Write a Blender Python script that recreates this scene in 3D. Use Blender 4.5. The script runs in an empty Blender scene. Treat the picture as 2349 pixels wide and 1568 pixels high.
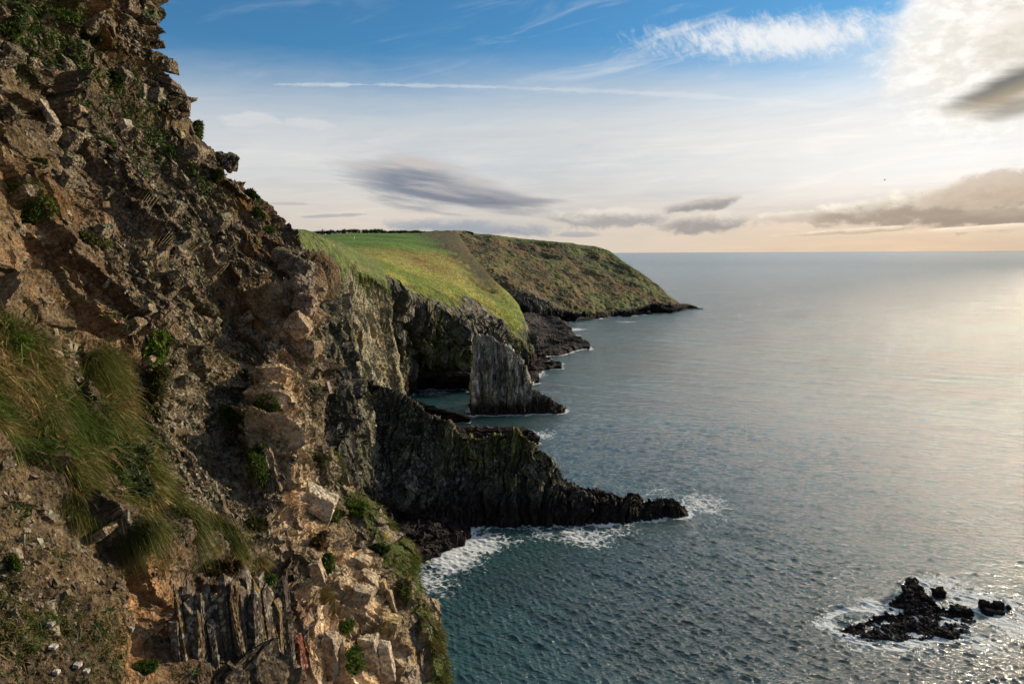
import bpy, math, random
import numpy as np
from mathutils import Matrix, Vector
R = math.radians
C = bpy.context.scene.collection
scene = bpy.context.scene

# ------------------------------------------------------------------ camera
H = 60.0                       # eye height above the sea, metres
PITCH, ROLL = R(7.4), R(-0.28)
cam_d = bpy.data.cameras.new('camera'); cam = bpy.data.objects.new('camera', cam_d); C.objects.link(cam)
cam_d.sensor_width = 36; cam_d.lens = 24; cam_d.clip_start = 0.1; cam_d.clip_end = 600000
RM = Matrix.Rotation(R(90) - PITCH, 4, 'X') @ Matrix.Rotation(ROLL, 4, 'Z')
cam.matrix_world = Matrix.Translation((0, 0, H)) @ RM
scene.camera = cam
CR = np.array(RM.to_3x3())

def ray(x, y):
    """direction towards a point of the photograph measured on a 2349 px wide print, scaled to y = 1"""
    f = 2349 * 24 / 36
    d = CR @ np.array([(x - 1174.5) / f, -(y - 784) / f, -1.0])
    return d / d[1]
def P(x, y, Y):                # point seen there, Y metres ahead
    d = ray(x, y); return np.array([d[0] * Y, Y, H + d[2] * Y])
def Q(x, Y, z):                # same column, Y metres ahead, at height z
    lo, hi = -4000., 6000.
    for _ in range(40):
        m = (lo + hi) / 2
        if P(x, m, Y)[2] > z: lo = m
        else: hi = m
    return P(x, lo, Y)
def sea(x, y):                 # point of the sea surface seen there
    d = ray(x, y); return np.array([d[0], 1., d[2]]) * (-H / d[2]) + np.array([0, 0, H])

# ------------------------------------------------------------------ sky and sun
SUN_AZ, SUN_EL = 62.0, 19.0     # degrees to the right of +Y, above the horizon
world = bpy.data.worlds.new('World'); scene.world = world; world.use_nodes = True
sun_d = bpy.data.lights.new('sun', 'SUN'); sun = bpy.data.objects.new('sun', sun_d); C.objects.link(sun)
sun_d.energy = 5.0; sun_d.angle = R(0.6); sun_d.color = (1.0, 0.83, 0.60)
sdir = Vector((math.sin(R(SUN_AZ)) * math.cos(R(SUN_EL)), math.cos(R(SUN_AZ)) * math.cos(R(SUN_EL)), math.sin(R(SUN_EL))))
sun.rotation_euler = (-sdir).to_track_quat('-Z', 'Y').to_euler()
scene.view_settings.view_transform = 'Standard'; scene.view_settings.look = 'None'
scene.view_settings.gamma = 1; scene.view_settings.exposure = 0.0

class NT:                       # small node-tree writer
    def __init__(s, nt): s.nt = nt; nt.nodes.clear()
    def n(s, typ, **kw):
        o = s.nt.nodes.new(typ)
        for k, v in kw.items():
            if k == 'ins':
                for i, val in v.items(): s.put(o.inputs[i], val)
            else: setattr(o, k, v)
        return o
    def put(s, sock, v):
        if isinstance(v, bpy.types.NodeSocket): s.nt.links.new(v, sock)
        elif isinstance(v, bpy.types.Node): s.nt.links.new(v.outputs[0], sock)
        else:
            if hasattr(sock.default_value, '__len__') and len(sock.default_value) == 4 and len(v) == 3: v = (*v, 1)
            sock.default_value = v
    def m(s, op, a, b=0.0, c=None, clamp=False):
        o = s.n('ShaderNodeMath', operation=op, use_clamp=clamp); s.put(o.inputs[0], a); s.put(o.inputs[1], b)
        if c is not None: s.put(o.inputs[2], c)
        return o.outputs[0]
    def vm(s, op, a, b=(0, 0, 0)):
        o = s.n('ShaderNodeVectorMath', operation=op); s.put(o.inputs[0], a)
        if op == 'SCALE': s.put(o.inputs['Scale'], b)
        else: s.put(o.inputs[1], b)
        return o.outputs[0]
    def mix(s, f, a, b, blend='MIX'):
        o = s.n('ShaderNodeMix', data_type='RGBA', blend_type=blend); s.put(o.inputs[0], f); s.put(o.inputs[6], a); s.put(o.inputs[7], b)
        return o.outputs[2]
    def ss(s, v, a, b, lo=0.0, hi=1.0):
        o = s.n('ShaderNodeMapRange', interpolation_type='SMOOTHSTEP'); s.put(o.inputs[0], v)
        for i, q in zip((1, 2, 3, 4), (a, b, lo, hi)): s.put(o.inputs[i], q)
        return o.outputs[0]
    def noise(s, vec, scale, detail=5, rough=0.55, dist=0.0, typ='FBM'):
        o = s.n('ShaderNodeTexNoise', noise_type=typ); s.put(o.inputs['Vector'], vec)
        o.inputs['Scale'].default_value = scale; o.inputs['Detail'].default_value = detail
        o.inputs['Roughness'].default_value = rough; o.inputs['Distortion'].default_value = dist
        return o.outputs[0]
    def vor(s, vec, scale, feature='F1', out=0, rnd=1.0):
        o = s.n('ShaderNodeTexVoronoi', feature=feature); s.put(o.inputs['Vector'], vec)
        o.inputs['Scale'].default_value = scale; o.inputs['Randomness'].default_value = rnd
        return o.outputs[out]
    def comb(s, x, y, z):
        o = s.n('ShaderNodeCombineXYZ'); s.put(o.inputs[0], x); s.put(o.inputs[1], y); s.put(o.inputs[2], z); return o.outputs[0]
    def sep(s, v):
        o = s.n('ShaderNodeSeparateXYZ'); s.put(o.inputs[0], v); return o.outputs
    def attr(s, name, out=0):
        o = s.n('ShaderNodeAttribute', attribute_name=name); return o.outputs[out]

def azel(x, y):
    d = ray(x, y); d = d / np.linalg.norm(d)
    return math.degrees(math.atan2(d[0], d[1])), math.degrees(math.asin(d[2]))

def build_sky():
    t = NT(world.node_tree)
    g = t.n('ShaderNodeTexCoord').outputs['Generated']
    v = t.vm('NORMALIZE', g)
    X, Y, Z = t.sep(v)
    az = t.m('MULTIPLY', t.m('ARCTAN2', X, Y), 57.2958)
    el = t.m('MULTIPLY', t.m('ARCSINE', Z), 57.2958)
    sky = t.n('ShaderNodeTexSky', sky_type='NISHITA'); sky.sun_disc = False
    sky.sun_elevation = R(SUN_EL); sky.sun_rotation = R(SUN_AZ); sky.air_density = 1.0; sky.dust_density = 0.6; sky.ozone_density = 2.5
    base = t.mix(1.0, sky.outputs[0], (0.45, 0.95, 1.2), 'MULTIPLY')
    # everything below is in units of that sky (1 / 0.1)
    K = 10.0
    def col(r, g_, b): return (r * K, g_ * K, b * K)
    flat = t.comb(t.m('MULTIPLY', az, 0.02), t.m('MULTIPLY', el, 0.11), 0.0)      # stretched along the horizon
    n1 = t.noise(flat, 2.0, 7, 0.6, 0.4)
    n2 = t.noise(t.comb(t.m('MULTIPLY', az, 0.03), t.m('ADD', t.m('MULTIPLY', el, 0.16), t.m('MULTIPLY', az, -0.03)), 3.0), 3.5, 8, 0.62, 0.8)
    n3 = t.noise(t.comb(t.m('MULTIPLY', az, 0.12), t.m('MULTIPLY', el, 0.2), 7.0), 2.2, 8, 0.62, 0.3)
    def S(x, y): return azel(x, y)
    # high white veil: from a soft edge downwards, the edge rising towards the sun
    edge = t.m('ADD', t.ss(az, -25, 14, 12.2, 13.4), t.ss(az, 27, 33, 0.0, 13.0))
    dv = t.m('SUBTRACT', edge, el)
    veil = t.ss(t.m('ADD', dv, t.m('MULTIPLY', t.m('SUBTRACT', n1, 0.5), 6.0)), -3.6, 4.2)
    vcol = t.mix(t.ss(el, .5, 8), col(.73, .63, .53), col(.68, .69, .69))
    warm = t.ss(az, 2, 34)
    vcol = t.mix(warm, vcol, t.mix(t.ss(el, .2, 6), col(.84, .62, .43), col(.98, .95, .91)))
    vcol = t.mix(t.m('MULTIPLY', t.ss(n1, .42, .66), .62), vcol, t.mix(1.0, vcol, (.76, .83, .92), 'MULTIPLY'))
    n4 = t.noise(t.comb(t.m('MULTIPLY', az, 0.05), t.m('ADD', t.m('MULTIPLY', el, 0.55), t.m('MULTIPLY', az, -0.02)), 11.0), 2.4, 7, 0.62, 0.7)
    vcol = t.mix(t.m('MULTIPLY', t.ss(n4, .50, .72), .45), vcol, t.mix(1.0, vcol, (1.16, 1.13, 1.10), 'MULTIPLY'))
    vcol = t.mix(t.m('MULTIPLY', t.ss(n4, .50, .28), .35), vcol, t.mix(1.0, vcol, (.84, .88, .93), 'MULTIPLY'))
    c = t.mix(t.m('MULTIPLY', veil, t.ss(n2, .0, .6, .86, 1.0)), base, vcol)
    # thin streaks over the blue
    st = t.m('MULTIPLY', t.ss(n2, .50, .78), t.ss(az, -6, 14, .12, .62))
    c = t.mix(t.m('MULTIPLY', st, t.ss(el, 10, 14)), c, col(.72, .76, .80))
    # glow of the hidden sun
    sd = tuple(Vector((math.sin(R(41)) * math.cos(R(17)), math.cos(R(41)) * math.cos(R(17)), math.sin(R(17)))))
    dp = t.n('ShaderNodeVectorMath', operation='DOT_PRODUCT'); t.put(dp.inputs[0], v); t.put(dp.inputs[1], sd)
    ang = t.m('MULTIPLY', t.m('ARCCOSINE', t.m('MINIMUM', dp.outputs['Value'], 1.0)), 57.2958)
    gw = t.m('MULTIPLY', t.ss(t.m('ADD', ang, t.m('MULTIPLY', t.m('SUBTRACT', n2, .5), 9.0)), 12, 2), t.ss(el, 5, 13))
    c = t.mix(t.m('MULTIPLY', gw, .6), c, col(1.02, .99, .93))

    def blob(x, y, rx, ry, rot=0.0, wob=0.5, soft=0.5, src=None, noff=0.0):
        """cloud body: ellipse centred on a direction, radii in degrees, ragged by noise"""
        a0, e0 = S(x, y)
        dx = t.m('SUBTRACT', az, a0); dy = t.m('SUBTRACT', el, e0)
        cr, sr = math.cos(R(rot)), math.sin(R(rot))
        px = t.m('ADD', t.m('MULTIPLY', dx, cr / rx), t.m('MULTIPLY', dy, sr / rx))
        py = t.m('ADD', t.m('MULTIPLY', dx, -sr / ry), t.m('MULTIPLY', dy, cr / ry))
        r = t.m('SQRT', t.m('ADD', t.m('MULTIPLY', px, px), t.m('MULTIPLY', py, py)))
        r = t.m('ADD', r, t.m('MULTIPLY', t.m('SUBTRACT', src if src is not None else n3, .5), -2 * wob))
        return t.ss(r, 1.0 + soft * .2, 1.0 - soft), py
    nd = t.noise(t.comb(t.m('MULTIPLY', az, 0.07), t.m('ADD', t.m('MULTIPLY', el, 0.6), t.m('MULTIPLY', az, .07)), 1.0), 2.2, 8, 0.58, 0.3)   # wind-drawn
    nb = t.noise(t.comb(t.m('MULTIPLY', az, 0.35), t.m('MULTIPLY', el, 0.6), 9.0), 1.6, 9, 0.62, 0.2)   # billows
    nh = t.noise(t.comb(t.m('ADD', t.m('MULTIPLY', az, 0.7), t.m('MULTIPLY', el, 0.5)), t.m('ADD', t.m('MULTIPLY', el, 0.42), t.m('MULTIPLY', az, -.15)), 5.0), 1.9, 9, 0.68, 0.35)
    def lay(c, mask, k, colour): return t.mix(t.m('MULTIPLY', mask, k, clamp=True), c, colour)
    # ribbed white cloud high on the right
    m, py = blob(1800, 84, 10.4, 1.55, -3.5, .9, .95, nh)
    c = lay(c, m, .92, col(.93, .93, .93))
    # the big bright mass round the sun and its brown centre
    m, py = blob(2330, 90, 8.5, 6.5, 10, .45, .5, nb); c = lay(c, m, .95, t.mix(t.ss(nb, .36, .62), col(.86, .82, .75), col(1.10, 1.06, 1.0)))
    m, py = blob(2360, 75, 3.6, 2.4, 20, .6, 1.2, nd); c = lay(c, m, .55, col(.58, .50, .38))
    m, py = blob(2330, 195, 4.9, 1.25, 17, .35, .7, nd); c = lay(c, m, .95, t.mix(t.ss(py, -.9, .5), col(.52, .42, .28), col(.17, .165, .155)))
    m, py = blob(2355, 240, 3.4, .8, 12, .4, .8, nd); c = lay(c, m, .75, col(.28, .24, .18))
    # grey-blue lens cloud over the headland
    m, py = blob(960, 415, 6.6, 2.3, -9, .75, .6, nd)
    c = lay(c, m, .95, t.mix(t.ss(t.m('ADD', py, t.m('MULTIPLY', t.m('SUBTRACT', nd, .5), 4.0)), -.6, .9), col(.20, .235, .30), col(.58, .54, .52)))
    m, py = blob(1100, 450, 6.4, 1.2, -6, .65, .6, nd)
    c = lay(c, m, .95, t.mix(t.ss(t.m('ADD', py, t.m('MULTIPLY', t.m('SUBTRACT', nd, .5), 3.0)), -.6, 1.1), col(.20, .225, .28), col(.52, .50, .50)))
    m, py = blob(1220, 461, 3.2, .30, 0, .4, .9, nd); c = lay(c, m, .6, col(.30, .31, .35))
    # low cumulus line near the horizon
    for (x, y, rx, ry, rot, top, bot, k) in (
            (1090, 520, 7.6, .55, -2, (.62, .58, .55), (.32, .36, .42), .75),
            (1040, 512, 3.6, .45, 0, (.66, .62, .58), (.36, .39, .44), .6),
            (1400, 500, 5.4, .62, -1, (.82, .76, .68), (.40, .38, .37), .8),
            (1610, 512, 3.6, .65, 3, (.84, .76, .66), (.38, .35, .33), .85),
            (1610, 468, 3.0, .42, 7, (.74, .68, .62), (.36, .34, .33), .85),
            (1850, 498, 3.6, .40, 1, (1.0, .90, .76), (.62, .53, .44), .7),
            (2000, 487, 4.6, .70, 2, (1.02, .93, .80), (.45, .37, .30), .9),
            (2240, 470, 6.6, 1.25, 1, (1.04, .95, .80), (.43, .345, .27), .97),
            (2330, 425, 5.2, .95, 8, (.66, .55, .44), (.58, .46, .35), .75),
            (2270, 500, 5.4, .40, 0, (.50, .41, .32), (.40, .32, .25), .8),
            (1960, 530, 4.4, .16, 3, (1.0, .84, .66), (.62, .5, .38), .8),
            (2250, 523, 4.4, .15, 3, (1.1, .96, .78), (.9, .72, .52), .8),
            (1320, 538, 1.6, .20, 0, (.48, .46, .45), (.40, .40, .41), .7),
            (760, 495, 2.6, .12, 3, (.40, .40, .44), (.40, .40, .44), .6),
            (660, 467, 1.8, .10, 0, (.45, .44, .46), (.45, .44, .46), .5),
            (570, 275, 2.0, .40, 4, (.80, .79, .77), (.72, .72, .72), .42),
            (710, 283, 1.8, .30, -4, (.76, .76, .74), (.72, .72, .71), .4)):
        m, py = blob(x, y, rx * 1.15, ry * 1.45, rot, .75, .4, nb)
        c = lay(c, m, min(1, k * 1.12), t.mix(t.ss(t.m('ADD', py, t.m('MULTIPLY', t.m('SUBTRACT', nb, .5), 2.6)), -.5, 1.0), col(*bot), col(*top)))
    # vapour trail
    a0, e0 = S(610, 194); a1, e1 = S(2040, 254)
    k = (e1 - e0) / (a1 - a0)
    cur = t.m('MULTIPLY', t.m('MULTIPLY', t.m('SUBTRACT', az, a0), t.m('SUBTRACT', a1, az)), 0.0028)
    dl = t.m('ABSOLUTE', t.m('SUBTRACT', el, t.m('ADD', t.m('ADD', t.m('MULTIPLY', t.m('SUBTRACT', az, a0), k), e0), cur)))
    w = t.m('ADD', t.ss(nb, .36, .62, .015, .20), t.ss(az, -10, 20, .0, .14))
    tr = t.m('MULTIPLY', t.ss(t.m('DIVIDE', dl, w), 1.25, .2), t.m('MULTIPLY', t.ss(az, a0, a0 + 1.2), t.ss(az, a1, a1 - 6)))
    c = lay(c, tr, t.m('MULTIPLY', t.ss(az, -18, 5, .40, .22), t.ss(n3, .35, .6, .45, 1.0)), col(.95, .94, .92))
    # the sky behind the viewer, away from the sun, is dimmer
    c = t.mix(t.ss(Y, .35, -.55), c, t.mix(t.ss(el, 3, 50), col(.16, .19, .24), col(.06, .10, .17)))
    c = t.mix(t.ss(el, 19.5, 27), c, t.mix(t.ss(Y, -.1, .45), col(.09, .15, .25), t.mix(t.ss(az, -8, 24), col(.44, .58, .68), col(1.12, 1.05, .96))))  # overhead sky, out of view, brightened ahead so the sea reflects more light
    c = t.mix(t.ss(el, 50, 75), c, col(.16, .22, .30))
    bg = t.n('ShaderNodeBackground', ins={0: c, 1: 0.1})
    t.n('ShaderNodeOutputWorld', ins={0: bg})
build_sky()

# ------------------------------------------------------------------ noise for shaping rock
F = np.float32
def _h(ix, iy, iz, s):
    with np.errstate(over='ignore'):
        n = (ix.astype(np.uint32) * np.uint32(73856093)) ^ (iy.astype(np.uint32) * np.uint32(19349663)) ^ (iz.astype(np.uint32) * np.uint32(83492791)) ^ np.uint32((s * 2654435761) & 0xffffffff)
        n ^= n >> np.uint32(16); n *= np.uint32(0x7feb352d); n ^= n >> np.uint32(15); n *= np.uint32(0x846ca68b); n ^= n >> np.uint32(16)
    return n
def perlin(p, s=0):
    i = np.floor(p).astype(np.int32); f = (p - i).astype(F); u = f * f * f * (f * (f * 6 - 15) + 10)
    out = 0
    for dx in (0, 1):
        wx = u[..., 0] if dx else 1 - u[..., 0]
        for dy in (0, 1):
            wy = u[..., 1] if dy else 1 - u[..., 1]
            for dz in (0, 1):
                wz = u[..., 2] if dz else 1 - u[..., 2]
                n = _h(i[..., 0] + dx, i[..., 1] + dy, i[..., 2] + dz, s)
                gx = ((n & 1023).astype(F) / 511.5 - 1); gy = (((n >> 10) & 1023).astype(F) / 511.5 - 1); gz = (((n >> 20) & 1023).astype(F) / 511.5 - 1)
                out = out + wx * wy * wz * (gx * (f[..., 0] - dx) + gy * (f[..., 1] - dy) + gz * (f[..., 2] - dz))
    return out * 1.5
def fbm(p, o=4, s=0, g=.5, l=2.03):
    a, r, t_ = 1., 0, 0
    for k in range(o):
        r = r + a * perlin(p, s + k * 17); t_ += a; a *= g; p = p * l
    return r / t_
def ridged(p, o=4, s=0, g=.5):
    a, r, t_ = 1., 0, 0
    for k in range(o):
        r = r + a * (1 - 2 * np.abs(perlin(p, s + k * 13))); t_ += a; a *= g; p = p * 2.07
    return r / t_
def facets(p, s=0, tilt=.8):
    """blocky rock: every cell has its own height and tilt; returns height, edge distance, cell random"""
    b = np.floor(p - .5).astype(np.int32)
    d1 = np.full(p.shape[:-1], 9., F); d2 = d1.copy(); h = np.zeros_like(d1); rid = np.zeros_like(d1)
    for dx in (0, 1):
        for dy in (0, 1):
            for dz in (0, 1):
                ix, iy, iz = b[..., 0] + dx, b[..., 1] + dy, b[..., 2] + dz
                n = _h(ix, iy, iz, s); m = _h(ix, iy, iz, s + 991)
                ex = p[..., 0] - ix - .5 - (((n & 1023).astype(F) / 1023) - .5) * .8
                ey = p[..., 1] - iy - .5 - ((((n >> 10) & 1023).astype(F) / 1023) - .5) * .8
                ez = p[..., 2] - iz - .5 - ((((n >> 20) & 1023).astype(F) / 1023) - .5) * .8
                d = ex * ex + ey * ey + ez * ez
                r = (m & 1023).astype(F) / 1023
                hh = (r - .5) + tilt * (ex * (((m >> 10) & 255).astype(F) / 127.5 - 1) + ey * (((m >> 18) & 127).astype(F) / 63.5 - 1) + ez * (((m >> 25) & 127).astype(F) / 63.5 - 1))
                near = d < d1
                d2 = np.where(near, d1, np.minimum(d2, d)); h = np.where(near, hh, h); rid = np.where(near, r, rid); d1 = np.where(near, d, d1)
    return h, np.sqrt(d2) - np.sqrt(d1), rid
def sst(x, a, b):
    t_ = np.clip((x - a) / (b - a), 0, 1); return t_ * t_ * (3 - 2 * t_)
def lerp(a, b, w): return a + (b - a) * w[..., None]
def frame(axis, along=(0, 0, 1)):
    """rows: bedding normal, across, along"""
    n = np.array(axis, float); n /= np.linalg.norm(n); a = np.array(along, float); a -= n * a.dot(n); a /= np.linalg.norm(a)
    return np.array([n, np.cross(a, n), a])

# ------------------------------------------------------------------ meshes
def cr_interp(A, n, axis):
    """Catmull-Rom along an axis to n samples"""
    A = np.moveaxis(A, axis, 0); k = A.shape[0]
    t_ = np.linspace(0, k - 1 - 1e-6, n) if np.isscalar(n) else n
    i = np.floor(t_).astype(int); f = (t_ - i)[:, None, None]
    p0 = A[np.clip(i - 1, 0, k - 1)]; p1 = A[i]; p2 = A[np.clip(i + 1, 0, k - 1)]; p3 = A[np.clip(i + 2, 0, k - 1)]
    r = .5 * (2 * p1 + (p2 - p0) * f + (2 * p0 - 5 * p1 + 4 * p2 - p3) * f ** 2 + (3 * p1 - p0 - 3 * p2 + p3) * f ** 3)
    return np.moveaxis(r, 0, axis)
def loft(ctrl, ns, nr):
    A = np.array(ctrl, float)
    return cr_interp(cr_interp(A, ns, 0), nr, 1)
def grid_normals(G):
    du = np.gradient(G, axis=0); dv = np.gradient(G, axis=1)
    n = np.cross(du, dv); n /= np.linalg.norm(n, axis=-1, keepdims=True) + 1e-9
    return n
def mesh_obj(name, V, faces, mat, attrs=None, parent=None, smooth=False, loc=None):
    V = np.asarray(V, np.float32).reshape(-1, 3)
    if loc is not None: V = V - np.array(loc, np.float32)
    faces = np.asarray(faces, np.int32)
    me = bpy.data.meshes.new(name); k = faces.shape[1]
    me.vertices.add(len(V)); me.vertices.foreach_set('co', V.ravel())
    me.loops.add(faces.size); me.loops.foreach_set('vertex_index', faces.ravel())
    me.polygons.add(len(faces)); me.polygons.foreach_set('loop_start', np.arange(0, faces.size, k, dtype=np.int32))
    me.polygons.foreach_set('loop_total', np.full(len(faces), k, np.int32))
    me.polygons.foreach_set('use_smooth', np.full(len(faces), smooth))
    me.update(calc_edges=True)
    for a, val in (attrs or {}).items():
        val = np.asarray(val, np.float32)
        if val.ndim >= 2 and val.shape[-1] == 3:
            val = np.concatenate([val.reshape(-1, 3), np.ones((val.size // 3, 1), np.float32)], 1)
            at = me.attributes.new(a, 'FLOAT_COLOR', 'POINT'); at.data.foreach_set('color', val.ravel())
        else:
            at = me.attributes.new(a, 'FLOAT', 'POINT'); at.data.foreach_set('value', val.ravel())
    me.materials.append(mat)
    o = bpy.data.objects.new(name, me); C.objects.link(o)
    if parent is not None: o.parent = parent
    if loc is not None: o.location = loc
    return o
def grid_faces(ns, nr, flip=False):
    i = np.arange(ns * nr, dtype=np.int32).reshape(ns, nr)
    a, b, c, d = i[:-1, :-1].ravel(), i[1:, :-1].ravel(), i[1:, 1:].ravel(), i[:-1, 1:].ravel()
    return np.stack([a, d, c, b] if flip else [a, b, c, d], 1)
def tag(o, label=None, cat=None, group=None, kind=None):
    for k, v in (('label', label), ('category', cat), ('group', group), ('kind', kind)):
        if v: o[k] = v
    return o
def empty(name, loc):
    o = bpy.data.objects.new(name, None); o.location = loc; o.empty_display_size = .3; C.objects.link(o); return o

# ------------------------------------------------------------------ materials
def mat_new(name):
    m = bpy.data.materials.new(name); m.use_nodes = True; return m, NT(m.node_tree)
def rock_mat(name, size, bump=.6, speck=.5, rough=.88, spec=.25, streak=None, var=.9):
    """vertex colour 'col' broken up by mottling, pale lichen specks ('lich') and fine relief; size = metres of the finest grain"""
    m, t = mat_new(name)
    pos = t.n('ShaderNodeNewGeometry').outputs['Position']
    c = t.attr('col'); li = t.attr('lich', 2)
    q = pos
    if streak: q = t.vm('MULTIPLY', pos, streak)
    a = t.noise(q, .12 / size, 6, .65); b = t.noise(q, .6 / size, 5, .6); f = t.noise(q, 2.2 / size, 3, .6)
    k = t.m('MULTIPLY', t.ss(a, .3, .7, 1 - .45 * var, 1 + .45 * var), t.m('MULTIPLY', t.ss(b, .28, .72, 1 - .5 * var, 1 + .5 * var), t.ss(f, .3, .7, 1 - .35 * var, 1 + .35 * var)))
    c = t.vm('SCALE', c, k)
    d = t.vor(t.vm('ADD', pos, t.vm('SCALE', t.n('ShaderNodeTexNoise', ins={0: pos, 'Scale': .5 / size}).outputs[1], size * 1.2)), .42 / size)
    sp = t.m('MULTIPLY', t.ss(d, .50, .34), t.ss(t.noise(pos, .10 / size, 4, .6), .42, .56))
    lc = t.mix(t.ss(t.noise(pos, .05 / size, 2, .5), .42, .6), (.46, .43, .34), (.36, .36, .30))
    lc = t.mix(t.ss(t.noise(t.vm('ADD', pos, (9, 4, 2)), .06 / size, 2, .5), .60, .68), lc, (.34, .22, .03))
    c = t.mix(t.m('MULTIPLY', t.m('MULTIPLY', sp, li), speck, clamp=True), c, lc)
    hgt = t.m('ADD', t.m('MULTIPLY', a, 2.2), t.m('ADD', t.m('MULTIPLY', b, 1.0), t.m('MULTIPLY', f, .35)))
    hgt = t.m('ADD', hgt, t.m('MULTIPLY', t.vor(q, .35 / size, 'F1'), .9))
    bp = t.n('ShaderNodeBump', ins={'Strength': bump, 'Distance': size * 1.6, 'Height': hgt})
    p = t.n('ShaderNodeBsdfPrincipled', ins={'Base Color': c, 'Roughness': rough, 'Normal': bp.outputs[0], 'Specular IOR Level': spec})
    t.n('ShaderNodeOutputMaterial', ins={0: p})
    return m
def leaf_mat(name, trans=.25, rough=.6):
    m, t = mat_new(name)
    c = t.attr('col')
    p = t.n('ShaderNodeBsdfPrincipled', ins={'Base Color': c, 'Roughness': rough, 'Specular IOR Level': .2})
    tr = t.n('ShaderNodeBsdfTranslucent', ins={0: c})
    mx = t.n('ShaderNodeMixShader', ins={0: trans, 1: p, 2: tr})
    t.n('ShaderNodeOutputMaterial', ins={0: mx})
    return m
M_near = rock_mat('near_rock', .035, .8, .9)
M_mid = rock_mat('mid_rock', .30, .8, .55, rough=.8)
M_far = rock_mat('far_rock', .9, .6, .3, var=.55)
M_wet = rock_mat('wet_rock', .30, .8, .05, rough=.75, spec=.22)
M_turf = rock_mat('slope_turf', .7, 1.0, .0, rough=.9, streak=(.55, .55, 1.0), var=.7)
M_stone = rock_mat('boulder_rock', .03, .7, .9)
M_leaf = leaf_mat('leaf_blades')
M_dry = leaf_mat('dry_grass', .3)

COAST = []                      # waterline points for the foam
RNG = np.random.default_rng(5)
def coast_from(G, tol=.5):
    v = G.reshape(-1, 3); k = np.abs(v[:, 2]) < tol; v = v[k]
    if len(v) > 1500: v = v[RNG.choice(len(v), 1500, replace=False)]
    COAST.append(v[:, :2])

# ------------------------------------------------------------------ the near cliff
SIL = [(-200, 250), (-60, 330), (0, 338), (25, 338), (60, 322), (110, 335), (150, 352), (205, 364), (245, 386), (310, 432), (360, 480), (395, 512), (440, 545),
       (490, 578), (525, 606), (570, 655), (615, 680), (645, 694), (690, 706), (740, 712), (770, 733), (820, 738), (900, 742), (960, 752), (1000, 758),
       (1060, 768), (1130, 775), (1180, 770), (1230, 800), (1290, 830), (1340, 880), (1400, 905), (1480, 925), (1568, 940), (1750, 960)]
def sil(y): return float(np.interp(y, [a for a, b in SIL], [b for a, b in SIL]))
NROW = [-200, -60, 60, 150, 300, 450, 600, 700, 800, 900, 1000, 1100, 1200, 1300, 1400, 1500, 1720]
TCOL = [0, .17, .34, .5, .64, .77, .89, 1.0]
NDEP = {-200: (11, 12.5, 14.2, 16, 18, 20, 22, 24),
        -60: (10.5, 12.2, 14.2, 16, 18, 20, 22, 23.5),
        60: (10, 12, 14, 16, 18, 19.8, 21.4, 22.6),
        150: (9.6, 11.6, 13.8, 16, 18, 19.8, 21.2, 22.4),
        300: (9.2, 11.0, 13.2, 15.5, 17.8, 19.6, 21.2, 22.6),
        450: (8.8, 10.5, 12.8, 14.8, 17.0, 19.2, 21.2, 23.0),
        600: (8.4, 10.2, 12.2, 13.8, 15.0, 18.2, 19.8, 21.6),
        700: (8.0, 9.7, 11.8, 13.4, 14.6, 17.0, 18.0, 18.6),
        800: (7.6, 9.2, 11.4, 13.0, 14.2, 16.6, 17.2, 18.6),
        900: (7.2, 8.4, 10.8, 12.8, 13.8, 16.6, 16.4, 18.6),
        1000: (6.8, 7.7, 9.6, 12.2, 13.2, 16.0, 15.6, 18.2),
        1100: (6.4, 7.1, 8.4, 10.6, 12.4, 14.4, 14.8, 17.6),
        1200: (6.0, 6.6, 7.7, 9.4, 11.0, 12.9, 14.2, 16.6),
        1300: (5.7, 6.2, 7.1, 8.6, 9.9, 11.9, 13.2, 15.2),
        1400: (5.4, 5.9, 6.6, 8.2, 8.9, 11.0, 12.2, 14.0),
        1500: (5.1, 5.6, 6.3, 7.6, 8.3, 10.2, 11.4, 13.2),
        1720: (4.6, 5.0, 5.8, 6.8, 7.6, 9.2, 10.4, 12.0)}
def near_ctrl():
    A = []
    for y in NROW:
        s = sil(y); row = []
        for t_, d in zip(TCOL, NDEP[y]): row.append(P(-150 + (s + 150) * t_, y, d))
        e = NDEP[y][-1]; sp_ = P(s, y, e)
        row.append(sp_ + np.array([-.5, 1.6, -.1])); row.append(sp_ + np.array([-2.6, 4.5, -.4])); row.append(sp_ + np.array([-9, 11, -2.]))
        A.append(row)
    return A
LOOK = [None]
def to_print(V):
    d = (V - np.array([0, 0, H])) @ CR           # camera axes
    w = -d[..., 2]
    return d[..., 0] / w * 1566 + 1174.5, -d[..., 1] / w * 1566 + 784, w
def make_look(G):
    """survey table: which point of a surface lies on a given line of sight"""
    V = G.reshape(-1, 3).astype(float); x, y, w = to_print(V); x = x + 200; y = y + 400
    gx = np.clip(x // 8, 0, 399).astype(int); gy = np.clip(y // 8, 0, 399).astype(int)
    o = np.argsort(-w); best = np.full((400, 400), -1, int); best[gx[o], gy[o]] = o
    fx, fy = np.nonzero(best >= 0)
    def f(x, y):
        k = np.argmin((fx * 8 + 4 - x - 200) ** 2 + (fy * 8 + 4 - y - 400) ** 2); return V[best[fx[k], fy[k]]]
    LOOK[0] = f
def zone(Pn, x, y, d, r):
    c = LOOK[0](x, y) if LOOK[0] else P(x, y, d); return np.exp(-(np.sum((Pn - c) ** 2, -1)) / (r * r)).astype(F)
def nzones(Pn, lst):
    w = 0
    for z_ in lst: w = np.maximum(w, zone(Pn, *z_))
    return w
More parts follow.
